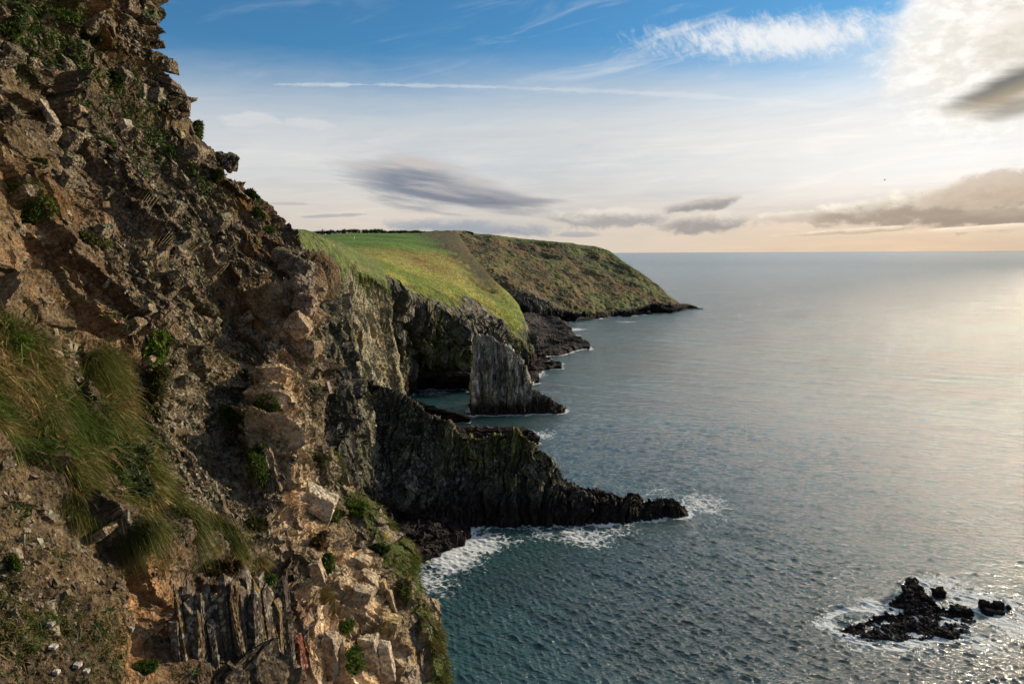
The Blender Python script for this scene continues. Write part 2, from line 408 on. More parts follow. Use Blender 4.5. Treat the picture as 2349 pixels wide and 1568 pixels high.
def build_near():
    G0 = loft(near_ctrl(), 1150, 10)                  # dense in rows only, then in columns with more samples where seen
    cols = np.concatenate([np.linspace(0, 7, 800)[:-1], np.linspace(7, 10 - 1e-6, 150)])
    G = cr_interp(cr_interp(np.array(near_ctrl(), float), 1150, 0), cols, 1)
    N = -grid_normals(G); N = N.astype(F); p = G.astype(F); make_look(G)
    D = p[..., 1]
    earth = nzones(p, [(60, 1480, 5.6, .9), (200, 1420, 6.2, 1.1), (300, 1420, 7.0, .7), (120, 1300, 6.2, .9), (280, 1330, 7.2, .6), (20, 1560, 5.2, .9), (250, 1560, 6, 1.0)])
    grass = nzones(p, [(60, 900, 7.8, 1.0), (150, 1000, 7.6, 1.0), (260, 1060, 7.8, .9), (350, 1150, 8.2, .8), (240, 900, 9.6, .8), (300, 980, 9.4, .7), (480, 1210, 9.2, .5), (30, 960, 7.0, .8), (330, 1080, 8.8, .6), (400, 1180, 8, .6), (300, 1180, 8, .5), (180, 1090, 7, .5), (530, 1260, 9, .35), (20, 840, 8, .7)])
    slate = nzones(p, [(460, 1400, 8.3, .9), (520, 1480, 8.2, 1.0), (580, 1400, 9.0, .8), (430, 1560, 7.4, .8), (600, 1560, 8.4, .8), (500, 1340, 8.6, .7), (660, 1200, 12.5, .9), (620, 1300, 10, .8)])
    pale = nzones(p, [(690, 780, 17.2, 1.0), (680, 900, 16.6, 1.1), (690, 1000, 15.7, 1.2), (700, 1100, 14.9, 1.2), (690, 1180, 14.6, .9), (740, 1140, 15.6, .8), (665, 660, 18.8, .55), (660, 760, 17, .6),
                      (780, 1300, 14.4, .8), (830, 1400, 13.2, .9), (850, 1520, 12.4, 1.1), (740, 1400, 12.2, .7), (770, 1540, 10.8, .9)])
    ochre = nzones(p, [(600, 600, 19, 1.3), (620, 700, 18, 1.2), (600, 780, 17.4, .8), (560, 480, 20.5, .9), (570, 420, 21, .7), (240, 60, 16.5, 1.0), (130, 480, 11.8, .6), (90, 430, 11, .7)])
    tan = nzones(p, [(100, 580, 10, .9), (190, 640, 11, 1.0), (230, 740, 11.4, .9), (200, 480, 12.3, .8), (370, 1370, 7.6, .7), (360, 1480, 7.0, .5), (20, 380, 9.4, .9), (290, 850, 11, .7), (30, 620, 8.8, .8)])
    lichen = nzones(p, [(450, 640, 14.6, 1.6), (500, 760, 14.4, 1.5), (480, 900, 13.4, 1.3), (520, 1050, 13, 1.4), (430, 1020, 12.0, 1.2), (560, 1150, 12.4, 1.0), (430, 500, 16.8, 1.6), (360, 420, 15.5, 1.2), (700, 900, 17.8, .8), (740, 1000, 17.8, 1.2), (740, 880, 18.3, 1.0), (560, 860, 14.6, .9)])
    green = nzones(p, [(100, 90, 12, 1.5), (210, 180, 14.3, 1.2), (30, 30, 10.6, 1.2), (150, 60, 13.5, .8), (450, 440, 18, .7), (330, 300, 16, 1.), (120, 740, 10, .5), (820, 1180, 15.6, 1.0), (800, 1250, 15, .8), (860, 1320, 14.4, .8), (920, 1420, 13.6, 1.0), (930, 1520, 13.2, .9)])
    rust = nzones(p, [(680, 1480, 9.9, .45), (670, 1560, 9.5, .6), (690, 1400, 10.8, .3)])
    for_s = np.clip(1 - np.maximum(earth, grass) * 1.15, .0, 1)
    # broad shape
    wv = np.stack([fbm(p * .35, 3, 5), fbm(p * .35, 3, 6), fbm(p * .35, 3, 7)], -1) * .55
    q = p + wv
    d = fbm(p * .16, 3, 1) * .95 * sst(D, 6, 14) + ridged(p * .33 + 7, 3, 2) * .22 * sst(D, 5, 12)
    # bedding dips to the lower right high up, and stands nearly upright lower down
    Bl = frame((.80, .25, .55), (-.45, .2, .8)); Bv = frame((.93, -.3, .12), (.05, .1, 1)); Bh = frame((.25, .1, 1.0), (1, .3, 0))
    up = sst(p[..., 2], 61.5, 66.5) * sst(D, 17, 21)
    hard = 1 - .5 * earth
    for k, (B, wt) in enumerate(((Bl, (1 - slate) * (1 - up)), (Bv, slate), (Bh, up * (1 - slate)))):
        st = ((1, .36, .22), (1.5, .42, .09), (1, .33, .4))[k]
        pb = ((p + wv * .15 if k == 1 else q) @ B.T.astype(F)) * np.array(st, F)
        h1, e1, r1 = facets(pb * .62, 11 + k, .9); h2, e2, r2 = facets(pb * 1.7 + 3, 21 + k, .85); h3, e3, r3 = facets(pb * np.array((4.6, 6.5, 8.), F) + 9, 31 + k, .8)
        a1, a2, a3 = ((.62, .30, .11), (.28, .24, .09), (.50, .24, .08))[k]
        dd = h1 * a1 + h2 * a2 + h3 * a3 - .20 * sst(e1, .09, 0) - .10 * sst(e2, .12, 0)
        if k == 2: dd = dd + .16 * np.sin(pb[..., 0] * 11 + 3 * r1)
        d = d + dd * wt * for_s * hard * (.45 + .55 * sst(D, 6, 13)) * (1 + .9 * slate)
        if k == 0: rid, rid2, ed, hsum = r1, r2, e2, h1 + h2
        else: rid = np.where(wt > .5, r1, rid); rid2 = np.where(wt > .5, r2, rid2); ed = np.where(wt > .5, e2, ed)
    hb, eb, rb = facets(q * np.array((1.1, 1.1, .6), F), 71, .9); hc, ec, rc = facets(q * np.array((2.8, 2.8, 1.7), F) + 4, 72, .9)
    d = d * (1 - .6 * pale) + pale * (hb * .42 + hc * .17 - .10 * sst(eb, .08, 0) - .05 * sst(ec, .1, 0))
    sm = fbm(p * 2.1, 5, 41, .6); lump = ridged(p * 4.3, 4, 43, .6)
    d = d + sm * (.10 + .06 * lichen) * for_s * (1 - .45 * pale) + lump * .035 + np.abs(fbm(p * 5, 4, 47, .6)) * .12 * lichen
    d = d + fbm(p * 1.1, 4, 51) * .22 * (1 - for_s) + ridged(p * 2.2, 4, 53, .6) * .15 * earth + np.maximum(fbm(p * 1.4, 4, 58, .6), 0) * .3 * earth + fbm(p * 9, 3, 55, .6) * .045 + np.abs(fbm(p * 16, 2, 56)) * .03
    # hollows: undercut right of the lichen buttress, shadowed cleft left of the pale column
    d -= .9 * nzones(p, [(610, 930, 15.8, .55), (640, 1000, 15.8, .5), (600, 1050, 15, .45), (620, 870, 16.4, .5), (740, 640, 19.5, .6)])
    d += .8 * nzones(p, [(560, 700, 15.4, 1.0)]) + .35 * nzones(p, [(700, 780, 17.4, .5), (690, 1120, 14.8, .6)])
    d += .5 * nzones(p, [(330, 20, 22.5, .8), (530, 370, 22.6, .55)])
    Gd = p + N * d[..., None]
    # colour
    n_a = fbm(p * .9, 4, 61) ; n_b = fbm(p * 3.2, 4, 62, .6); n_c = fbm(p * 11, 3, 63, .6)
    c = np.zeros(p.shape, F) + np.array((.130, .100, .060), F)
    c = lerp(c, np.array((.080, .066, .046), F), sst(n_a, -.1, .35))
    c = lerp(c, np.array((.20, .15, .095), F), sst(n_b, .12, .45) * .7)
    c = lerp(c, np.array((.165, .145, .10), F), lichen * .8)
    c = lerp(c, np.array((.10, .083, .068), F), slate * .85)
    c = lerp(c, np.array((.27, .185, .11), F), np.clip(tan * (.75 + n_b), 0, 1))
    c = lerp(c, np.array((.215, .12, .038), F), np.clip(ochre * (.85 + n_a), 0, 1))
    c = lerp(c, np.array((.50, .395, .265), F), np.clip(pale * (1.15 + 1.2 * n_a), 0, 1))
    c = lerp(c, np.array((.66, .57, .46), F), np.clip(pale * 1.1, 0, 1) * sst(n_b + .5 * n_a + .3 * (rb - .5), .10, .32) * .8)
    c = lerp(c, np.array((.24, .17, .10), F), np.clip(pale, 0, 1) * sst(n_b - .4 * (rb - .5), -.12, -.4) * .7)
    c = lerp(c, np.array((.085, .066, .040), F), earth * .85)
    c = lerp(c, np.array((.05, .045, .028), F), earth * sst(n_b + .6 * n_a, -.05, .25) * .8)
    c = lerp(c, np.array((.20, .15, .10), F), earth * sst(n_b - .5 * n_a, .15, .4) * .7)
    c = lerp(c, np.array((.30, .19, .10), F), nzones(p, [(370, 1370, 7.6, .4), (345, 1500, 6.8, .4), (330, 1300, 7.4, .25)]))
    c = lerp(c, np.array((.10, .028, .016), F), rust)
    c = c * (1 + .55 * (rid - .5) + .45 * (rid2 - .5))[..., None]
    c = c * (1 - .45 * sst(ed, .07, 0) * for_s)[..., None]
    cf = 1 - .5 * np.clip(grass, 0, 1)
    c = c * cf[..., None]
    Ng = -grid_normals(Gd).astype(F)
    moss = np.clip(np.maximum(green * 1.1, .28 * for_s) * sst(Ng[..., 2] + n_b * .9 + n_c * .4, .25, .75), 0, 1)
    c = lerp(c, np.array((.052, .070, .016), F), moss * .9)
    c = np.clip(c * (.98 + .12 * pale)[..., None] * np.array((1.07, .98, .87), F), .004, .8)
    lich = np.clip(lichen * .95 + .35 + .5 * pale - .5 * earth - ochre * .4 - moss * .6 - grass, 0.03, 1)
    tag(mesh_obj('cliff', Gd, grid_faces(1150, len(cols), True), M_near, {'col': c, 'lich': lich}, smooth=False), 'steep brown and tan cliff face with grass and pale rock, filling the left of the view', 'cliff', kind='structure')
    return dict(G=Gd, N=Ng, grass=grass, earth=earth, green=green, moss=moss, slate=slate, pale=pale, lichen=lichen)
NEAR = build_near()
# ------------------------------------------------------------------ rock bodies along the coast
LOOK[0] = None
def vgrass(p, sc=1.0):
    """olive, straw and russet turf colours"""
    a = fbm(p * .02 * sc, 4, 71); b = fbm(p * np.array((.16, .05, .3), F) * sc, 4, 72, .6); c_ = fbm(p * .7 * sc, 3, 73, .6)
    c = np.zeros(p.shape, F) + np.array((.105, .135, .028), F)
    c = lerp(c, np.array((.20, .17, .060), F), sst(b, -.05, .4) * .8)
    c = lerp(c, np.array((.075, .125, .018), F), sst(a, .0, .4) * .8)
    c = c * (1 + .55 * c_)[..., None]
    return c
def slabs(p, axis, along, sc, st, amps, seed=0, warp=.5):
    """upright slabs and blocks at three sizes; returns displacement, cell random, crack"""
    w = np.stack([fbm(p * .12 * sc, 3, 81), fbm(p * .12 * sc, 3, 82), fbm(p * .12 * sc, 3, 83)], -1) * 5 * warp / sc
    pb = ((p + w) @ frame(axis, along).T.astype(F)) * np.array(st, F) * sc
    h1, e1, r1 = facets(pb * .22, seed + 1, .9); h2, e2, r2 = facets(pb * .6 + 3, seed + 2, .85); h3, e3, r3 = facets(pb * 1.7 + 9, seed + 3, .8)
    d = h1 * amps[0] + h2 * amps[1] + h3 * amps[2] - amps[1] * .3 * sst(e1, .12, 0)
    return d, r1, r2, e2
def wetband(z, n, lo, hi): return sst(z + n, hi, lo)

def build_mid():
    ct = []
    def S(*r): ct.append(r)
    # rows: inland, crest, foot of the turf cap, mid face, low face, base
    S(Q(-700, 120, 66), Q(-560, 56, 65), Q(-540, 53, 56), Q(-500, 52, 40), Q(-470, 52, 20), Q(-440, 54, -3))
    S(Q(0, 150, 66), Q(20, 86, 65), Q(40, 83, 56), Q(60, 82, 40), Q(90, 84, 20), Q(130, 90, -3))
    S(Q(480, 170, 66), Q(480, 110, 64), Q(500, 104, 56), Q(520, 103, 40), Q(560, 106, 20), Q(600, 112, -3))
    S(Q(560, 190, 67), P(600, 500, 115), P(610, 590, 104), P(640, 800, 106), P(700, 1060, 110), Q(740, 118, -3))
    S(Q(640, 215, 67), P(662, 526, 125), P(695, 585, 112), P(735, 800, 118), P(780, 1050, 124), Q(830, 130, -3))
    S(Q(715, 240, 66.5), P(738, 545, 150), P(762, 640, 136), P(792, 820, 134), P(850, 1060, 140), Q(905, 142, -3))
    S(Q(785, 260, 64), P(798, 588, 182), P(815, 655, 172), P(832, 800, 164), P(872, 960, 160), Q(915, 158, -3))
    S(Q(835, 290, 60), P(848, 622, 205), P(868, 668, 202), P(885, 790, 196), P(908, 885, 188), Q(930, 182, -3))
    S(Q(870, 320, 56), P(885, 640, 222), P(902, 690, 216), P(918, 800, 208), P(935, 885, 200), Q(950, 195, -3))
    S(Q(880, 340, 54), P(880, 650, 262), P(890, 700, 262), P(895, 800, 262), P(900, 880, 262), Q(905, 262, -3))
    ns, nr = 940, 900
    G = loft(ct, ns, nr); N = grid_normals(G).astype(F); p = G.astype(F)
    if N[ns // 2, nr // 2, 1] > 0: N = -N; flip = True
    else: flip = False
    row = np.linspace(0, 5, nr)[None, :] * np.ones((ns, 1))
    n1 = fbm(p * .08, 4, 1); n2 = fbm(p * .5, 4, 2, .6)
    turf = sst(row + n1 * 1.0 + n2 * .35, 2.0, 1.55).astype(F)
    turf = np.maximum(turf, .0)
    d, r1, r2, e2 = slabs(p, (.75, -.6, .12), (.12, .1, 1), 1.0, (1, .5, .17), (3.4, 1.5, .5), 5, .7)
    ps = p * np.array((1, 1, .12), F)
    d += ridged(ps * .16, 3, 4) * 1.2 + fbm(p * .35, 5, 6, .6) * .9 + ridged(p * .05, 3, 8) * 2.6
    colg = np.linspace(-2, 7, ns)[:, None] * np.ones((1, nr)); cw = sst(colg, 3.2, 3.8) * sst(colg, 6.6, 6.0)
    sv = np.stack([colg * 6.5 + .25 * n1, row * .28, colg * 0], -1).astype(F); rb_ = ridged(sv, 3, 91, .55); rs_ = fbm(sv * np.array((2.2, 1.6, 1), F), 4, 92, .6)
    d = d * (1 - .55 * cw) + rb_ * 2.4 * cw * sst(row, 1.1, 1.8)
    d = d * (1 - turf * .85) * (.25 + .75 * sst(row, 1.5, 2.6)) + fbm(p * .25, 4, 9) * .8 * turf
    rib = ridged(p * np.array((.42, .42, .02), F), 3, 14, .5); cur = sst(p[..., 1], 160, 185)
    d = d * (1 - .5 * cur) + rib * 2.0 * cur * sst(row, 1.0, 1.6)
    Gd = p + N * d[..., None]
    z = Gd[..., 2]
    c = np.zeros(p.shape, F) + np.array((.062, .058, .044), F)
    c = lerp(c, np.array((.125, .112, .082), F), sst(n2 + .6 * (r2 - .5), -.05, .4) * .8)
    st = fbm(ps * .5, 4, 11, .6)
    c = lerp(c, np.array((.052, .058, .020), F), sst(st + n1, .0, .35) * .8)
    cur = sst(p[..., 1], 158, 185)
    c = lerp(c, np.array((.40, .34, .21), F), cur * sst(st, -.3, .2) * .85)  # pale streaks on the far ribs, partly standing in for sunlit strips
    c = lerp(c, np.array((.25, .155, .018), F), cur * sst(fbm(ps * .3 + 5, 3, 12), .12, .32) * .9)
    c = c * (1 + .6 * (r1 - .5) + .5 * (r2 - .5))[..., None] * (1 - .4 * sst(e2, .08, 0))[..., None]
    c = lerp(c, np.array((.42, .38, .26), F), cw * sst(rb_ + .8 * rs_, .30, .8) * .62); c = lerp(c, np.array((.03, .034, .016), F), cw * sst(rb_ + .5 * rs_, .0, -.5) * .8)  # lit rib crests and shaded gaps painted into the rock colour
    mz = sst(n2 + n1, .05, .5) * sst(z, 8, 30)
    c = lerp(c, np.array((.045, .058, .016), F), mz * .6)
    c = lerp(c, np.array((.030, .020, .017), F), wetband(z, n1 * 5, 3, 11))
    g = vgrass(p, 1.6); g = lerp(g, np.array((.040, .055, .014), F), sst(n2 + .5 * n1 + .25 * (row - 1.2), .0, .3) * .85)
    c = lerp(c, g, turf)
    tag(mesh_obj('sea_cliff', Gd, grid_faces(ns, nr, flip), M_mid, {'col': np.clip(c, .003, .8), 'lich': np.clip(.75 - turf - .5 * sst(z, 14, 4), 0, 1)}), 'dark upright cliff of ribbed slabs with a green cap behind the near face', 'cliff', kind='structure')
    coast_from(Gd)
    return Gd, turf
MID = build_mid()

def build_head_near():
    ct = []
    def S(*r): ct.append(r)
    # rows: back of the plateau, plateau, break of slope, lip, cliff, base
    S(P(600, 541, 560), P(640, 556, 400), P(700, 590, 290), P(820, 650, 262), P(860, 760, 262), Q(870, 262, -3))
    S(P(700, 540, 600), P(740, 560, 420), P(790, 598, 300), P(890, 645, 268), P(905, 760, 268), Q(912, 272, -3))
    S(P(800, 534, 640), P(830, 557, 450), P(870, 600, 320), P(950, 668, 290), P(945, 780, 290), Q(940, 296, -3))
    S(P(880, 531, 680), P(915, 556, 490), P(960, 615, 360), P(1020, 690, 305), P(1015, 800, 300), Q(1010, 303, -3))
    S(P(940, 532, 700), P(980, 560, 520), P(1035, 630, 385), P(1085, 705, 325), P(1090, 810, 308), Q(1090, 306, -3))
    S(P(1000, 532, 720), P(1045, 566, 540), P(1095, 640, 425), P(1150, 715, 355), P(1165, 790, 330), Q(1165, 318, -3))
    S(P(1048, 532, 750), P(1080, 580, 590), P(1125, 636, 470), P(1188, 702, 400), P(1206, 780, 372), Q(1210, 350, -3))
    S(P(1048, 545, 820), P(1076, 596, 680), P(1115, 650, 580), P(1165, 715, 500), P(1180, 780, 460), Q(1190, 430, -3))
    ns, nr = 760, 760
    G = loft(ct, ns, nr); N = grid_normals(G).astype(F); p = G.astype(F)
    flip = N[ns // 2, nr // 4, 2] < 0
    if flip: N = -N
    row = (np.linspace(0, 5, nr)[None, :] * np.ones((ns, 1))).astype(F); col = (np.linspace(0, 7, ns)[:, None] * np.ones((1, nr))).astype(F)
    n1 = fbm(p * .035, 4, 1); n2 = fbm(p * .25, 4, 2, .6)
    ps = p * np.array((1, 1, .15), F)
    make_look(G)
    lip = 3.02 + .55 * sst(col, 3.6, 5.6) + n1 * .55 + .25 * fbm(ps * .2, 3, 3)
    turf = sst(row, lip + .12, lip - .04)
    d, r1, r2, e2 = slabs(p, (.8, -.5, .1), (.15, .1, 1), .5, (1, .45, .22), (5.0, 3.2, 1.2), 15, .7)
    d += ridged(p * np.array((.22, .22, .012), F), 3, 24, .5) * 1.8
    d += ridged(ps * .07, 3, 4) * 2.6 + fbm(p * .2, 5, 6, .6) * 1.4
    # sea caves and gullies in the cliff
    d -= 4 * nzones(p, [(1110, 800, 308, 6), (1115, 830, 308, 5)])
    gr = ridged(p * np.array((.03, .012, .02), F) + 3, 3, 8) * 2.2 * sst(row, 1.4, 2.6) + fbm(p * .09, 4, 9) * 1.1 + fbm(p * .6, 3, 10, .6) * .30
    gr = gr - 5.5 * nzones(p, [(1105, 655, 400, 9), (1120, 690, 372, 8), (1150, 715, 365, 7), (1175, 740, 372, 6)]) + 2.5 * nzones(p, [(1100, 715, 330, 14), (1150, 745, 340, 12)])
    gr = gr * sst(row, .5, 1.4) * (1 - .3 * turf)
    tp = sst(row, lip, lip + .55); d = d * tp * (1 - turf) + gr * np.maximum(turf, 1 - tp)
    d = d * sst(row, 0.05, .6)
    # bank at the edge of the links, far right of the plateau
    Gd = p + N * d[..., None]
    z = Gd[..., 2]
    c = np.zeros(p.shape, F) + np.array((.105, .10, .08), F)
    st = fbm(ps * .22, 4, 11, .6)
    c = lerp(c, np.array((.27, .24, .20), F), sst(n2 + .5 * (r2 - .5) + .3 * st, .0, .45) * .8)
    c = lerp(c, np.array((.085, .105, .028), F), sst(st + n1 * .8, -.05, .3) * .85)
    c = lerp(c, np.array((.16, .11, .02), F), sst(fbm(ps * .12 + 5, 3, 12), .18, .34) * .6)
    c = c * (1 + .6 * (r1 - .5) + .5 * (r2 - .5))[..., None] * (1 - .45 * sst(e2, .08, 0))[..., None]
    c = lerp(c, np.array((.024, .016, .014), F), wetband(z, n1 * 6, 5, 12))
    # turf: straw-green slope, mown plateau, russet bracken
    b = fbm(p * np.array((.35, .06, .35), F), 4, 72, .62); a = fbm(p * .018, 4, 71); fine = fbm(p * np.array((1.3, .35, 1.3), F), 3, 74, .6)
    slope = np.zeros(p.shape, F) + np.array((.190, .205, .045), F)
    slope = lerp(slope, np.array((.30, .25, .095), F), sst(b, -.1, .35) * .75)
    slope = lerp(slope, np.array((.10, .150, .022), F), sst(a + .4 * b, .02, .28) * .8)
    slope = lerp(slope, np.array((.16, .085, .035), F), np.clip(nzones(p, [(975, 600, 400, 20), (930, 575, 430, 18), (1040, 590, 500, 26), (1000, 610, 380, 14), (1050, 566, 560, 34), (1025, 556, 600, 26), (1085, 592, 520, 26), (1110, 625, 470, 16)]) * (.75 + 1.8 * b), 0, 1) * .85)
    slope = slope * np.array((1.2, 1.15, .95), F) * (1 + .75 * fine)[..., None]
    mown = np.zeros(p.shape, F) + np.array((.085, .170, .020), F)
    mown = lerp(mown, np.array((.12, .22, .03), F), sst(np.sin(p[..., 1] * .085 + 5 * a), -.2, .6))
    brn = np.clip(sst(col + .8 * a + .5 * b, 4.3, 5.2) * sst(row, 2.9, 2.0) * sst(row, .5, .9), 0, 1)
    mw = sst(row + .55 * a + .15 * b + .22 * sst(col, 3, 5.0) + 1.2 * sst(col, 5.0, 6.2), 1.55, 1.15)
    t_ = lerp(slope, mown, mw)
    t_ = lerp(t_, lerp(np.zeros(p.shape, F) + np.array((.15, .085, .035), F), np.array((.07, .085, .022), F), sst(b, -.1, .25)), np.clip(brn * (.8 + 1.2 * b), 0, 1) * .9)
    t_ = lerp(t_, lerp(lerp(np.zeros(p.shape, F) + np.array((.072, .064, .027), F), np.array((.115, .068, .036), F), sst(a * 2 + b, -.2, .3)), np.array((.04, .045, .018), F), sst(b + .5 * fine, -.02, .18)), np.clip(np.maximum(sst(col + .9 * a + .7 * b, 4.0, 4.9) * sst(row + .4 * a, 2.5, 1.5), nzones(p, [(1085, 560, 600, 34), (1072, 545, 700, 40), (1095, 590, 560, 26), (1060, 575, 560, 26)])) * 1.3, 0, 1) * .92)
    t_ = lerp(t_, np.array((.05, .06, .016), F), sst(row, lip - .35, lip) * sst(n2 + b, -.3, .3) * .8)
    c = lerp(c, t_, turf)
    lich = np.clip((.6 - turf) * sst(z, 8, 18), 0, 1)
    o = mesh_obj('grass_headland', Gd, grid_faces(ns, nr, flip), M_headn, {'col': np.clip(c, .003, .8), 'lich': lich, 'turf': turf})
    tag(o, 'sunlit green grass slope and flat mown plateau above a shaded cliff', 'headland', kind='structure')
    coast_from(Gd); return Gd

def build_head_far():
    ct = []
    def S(*r): ct.append(r)
    # rows: far foot, ridge, upper, middle, lip, base
    S(Q(900, 900, 60), P(960, 534, 800), P(1010, 565, 700), P(1060, 620, 620), P(1110, 700, 570), Q(1140, 560, -3))
    S(Q(1030, 960, 50), P(1045, 531, 830), P(1080, 568, 710), P(1120, 625, 630), P(1165, 690, 575), Q(1190, 552, -3))
    S(Q(1100, 1000, 40), P(1120, 541, 850), P(1140, 575, 740), P(1170, 625, 660), P(1205, 675, 600), Q(1230, 566, -3))
    S(Q(1200, 1020, 30), P(1205, 551, 870), P(1210, 590, 750), P(1230, 640, 670), P(1262, 690, 622), Q(1282, 588, -3))
    S(Q(1290, 1020, 20), P(1312, 562, 880), P(1315, 605, 770), P(1325, 650, 700), P(1340, 695, 652), Q(1352, 618, -3))
    S(Q(1370, 1000, 10), P(1385, 574, 870), P(1392, 615, 790), P(1402, 655, 728), P(1415, 692, 682), Q(1424, 642, -3))
    S(Q(1440, 950, 0), P(1448, 614, 820), P(1456, 643, 770), P(1466, 670, 730), P(1476, 696, 694), Q(1486, 660, -3))
    S(Q(1495, 900, -3), P(1500, 650, 790), P(1510, 668, 756), P(1522, 686, 728), P(1532, 702, 704), Q(1540, 680, -3))
    S(Q(1540, 850, -4), P(1545, 686, 765), P(1550, 694, 750), P(1558, 702, 734), P(1566, 708, 718), Q(1570, 696, -3))
    S(Q(1575, 800, -4), P(1572, 705, 748), P(1578, 707, 742), P(1584, 709, 734), P(1590, 711, 726), Q(1594, 716, -3))
    S(Q(1612, 740, -5), Q(1612, 738, -1.), Q(1612, 735, -1.), Q(1612, 732, -1.5), Q(1612, 728, -2), Q(1612, 725, -4))
    ns, nr = 700, 560
    G = loft(ct, ns, nr); N = grid_normals(G).astype(F); p = G.astype(F)
    flip = N[ns // 2, nr // 2, 2] < 0
    if flip: N = -N
    row = (np.linspace(0, 5, nr)[None, :] * np.ones((ns, 1))).astype(F); col = (np.linspace(0, 10, ns)[:, None] * np.ones((1, nr))).astype(F)
    ps = p * np.array((1, 1, .12), F)
    n1 = fbm(p * .02, 4, 1); n2 = fbm(p * .12, 4, 2, .6); fl = ridged(ps * .055, 3, 5)
    lip = 3.95 - .55 * sst(col, 3.5, .5) + .45 * sst(col, 2.5, 4) - .55 * sst(col, 5, 6.5) - .9 * sst(col, 6.5, 9) + n1 * .35 + fl * .22
    turf = sst(row, lip + .1, lip - .08)
    d, r1, r2, e2 = slabs(p, (.8, -.5, .1), (.2, .1, 1), .3, (1, .45, .22), (7, 3.2, 1.2), 25, .7)
    sv = np.stack([col * 7 + n1, row * .3, col * 0], -1).astype(F); rb_ = ridged(sv, 3, 91, .55)
    d += rb_ * 4 * sst(col, 5, 4) + fl * 2.5 + fbm(p * .12, 5, 6, .6) * 1.8
    gr = fbm(p * .03, 5, 9, .55) * 8 + ridged(p * np.array((.02, .012, .02), F), 3, 18) * 2.5 + fl * 1.6 * sst(row, 2.2, 3.6) + fbm(p * .22, 3, 10, .6) * .45
    gr = gr * sst(row, .9, 1.5) + sst(row, .9, 1.5) * 0
    tp = sst(row, lip, lip + .4); d = d * tp * (1 - turf) * (.35 + .65 * sst(col, 9, 7)) + gr * np.maximum(turf, 1 - tp) + fbm(p * .08, 4, 19) * 1.0 * sst(row, 1.6, 1.0)
    Gd = p + N * d[..., None]; z = Gd[..., 2]
    c = np.zeros(p.shape, F) + np.array((.050, .047, .042), F)
    st = fbm(ps * .14, 4, 11, .6)
    c = lerp(c, np.array((.30, .27, .24), F), sst(st + .5 * n2, .12, .42) * .75 * sst(col, 4.5, 3.0))
    c = lerp(c, np.array((.34, .31, .27), F), sst(rb_ + .5 * n2, .3, .7) * .6 * sst(col, 4.6, 3.6))
    c = lerp(c, np.array((.06, .065, .02), F), sst(n1 + n2, .05, .4) * .7 * sst(col, 7, 5))
    c = c * (1 + .5 * (r1 - .5) + .5 * (r2 - .5))[..., None] * (1 - .4 * sst(e2, .08, 0))[..., None]
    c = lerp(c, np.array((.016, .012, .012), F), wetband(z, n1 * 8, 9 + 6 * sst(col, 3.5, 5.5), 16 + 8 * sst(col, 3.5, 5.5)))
    a = fbm(p * .009 + 4, 5, 71, .6); b = fbm(p * np.array((.055, .03, .10), F), 5, 72, .62); fine = fbm(p * .5, 3, 74, .6); k2 = fbm(p * .028 + 8, 4, 75, .6)
    t_ = np.zeros(p.shape, F) + np.array((.105, .120, .036), F)
    t_ = lerp(t_, np.array((.145, .088, .046), F), sst(a + .4 * b, -.12, .12) * .85)
    t_ = lerp(t_, np.array((.155, .165, .055), F), sst(k2 + .3 * b, .08, .28) * .8)
    t_ = lerp(t_, np.array((.035, .045, .018), F), sst(b - .5 * k2, .02, .22) * .9)
    t_ = lerp(t_, np.array((.080, .130, .022), F), sst(row + .6 * n2, 1.45, 1.1))
    t_ = t_ * (1 + .5 * fine)[..., None]
    c = lerp(c, t_, turf)
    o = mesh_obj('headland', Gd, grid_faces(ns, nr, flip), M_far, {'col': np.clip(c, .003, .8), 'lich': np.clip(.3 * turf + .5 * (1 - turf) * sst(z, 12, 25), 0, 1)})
    tag(o, 'far brown and green headland sloping down to a dark tip in the sea', 'headland', kind='structure')
    coast_from(Gd, 1.); return Gd
M_headn = rock_mat('headland_turf', .35, .9, .25, rough=.88, var=.8)
HEADN = build_head_near(); LOOK[0] = None; HEADF = build_head_far()

def fin(name, ct, ns, nr, mat, slab, colour, label=None, cat=None, kind=None, extra=None, lich=None, seed=0, sc=1.0, amps=(1.5, .8, .3), fb=.6):
    """free-standing rock body: stations along it, rows from the hidden foot over the crest to the seen foot"""
    G = loft(ct, ns, nr); N = grid_normals(G).astype(F); p = G.astype(F)
    flip = N[ns // 2, int(nr * .8), 1] > 0
    if flip: N = -N
    d, r1, r2, e2 = slabs(p, slab[0], slab[1], sc, slab[2], amps, seed, .6)
    d += fbm(p * .35 * sc, 5, seed + 6, .6) * fb
    if extra is not None: d = extra(p, d)
    Gd = p + N * d[..., None]
    c = colour(p, Gd, r1, r2, e2)
    lo = Gd.reshape(-1, 3); loc = (float(lo[:, 0].mean()), float(lo[:, 1].mean()), 0.0)
    o = mesh_obj(name, Gd, grid_faces(ns, nr, flip), mat, {'col': np.clip(c, .003, .8), 'lich': lich(p) if lich else np.zeros(p.shape[:-1])}, loc=loc)
    tag(o, label, cat, kind=kind); coast_from(Gd); return Gd

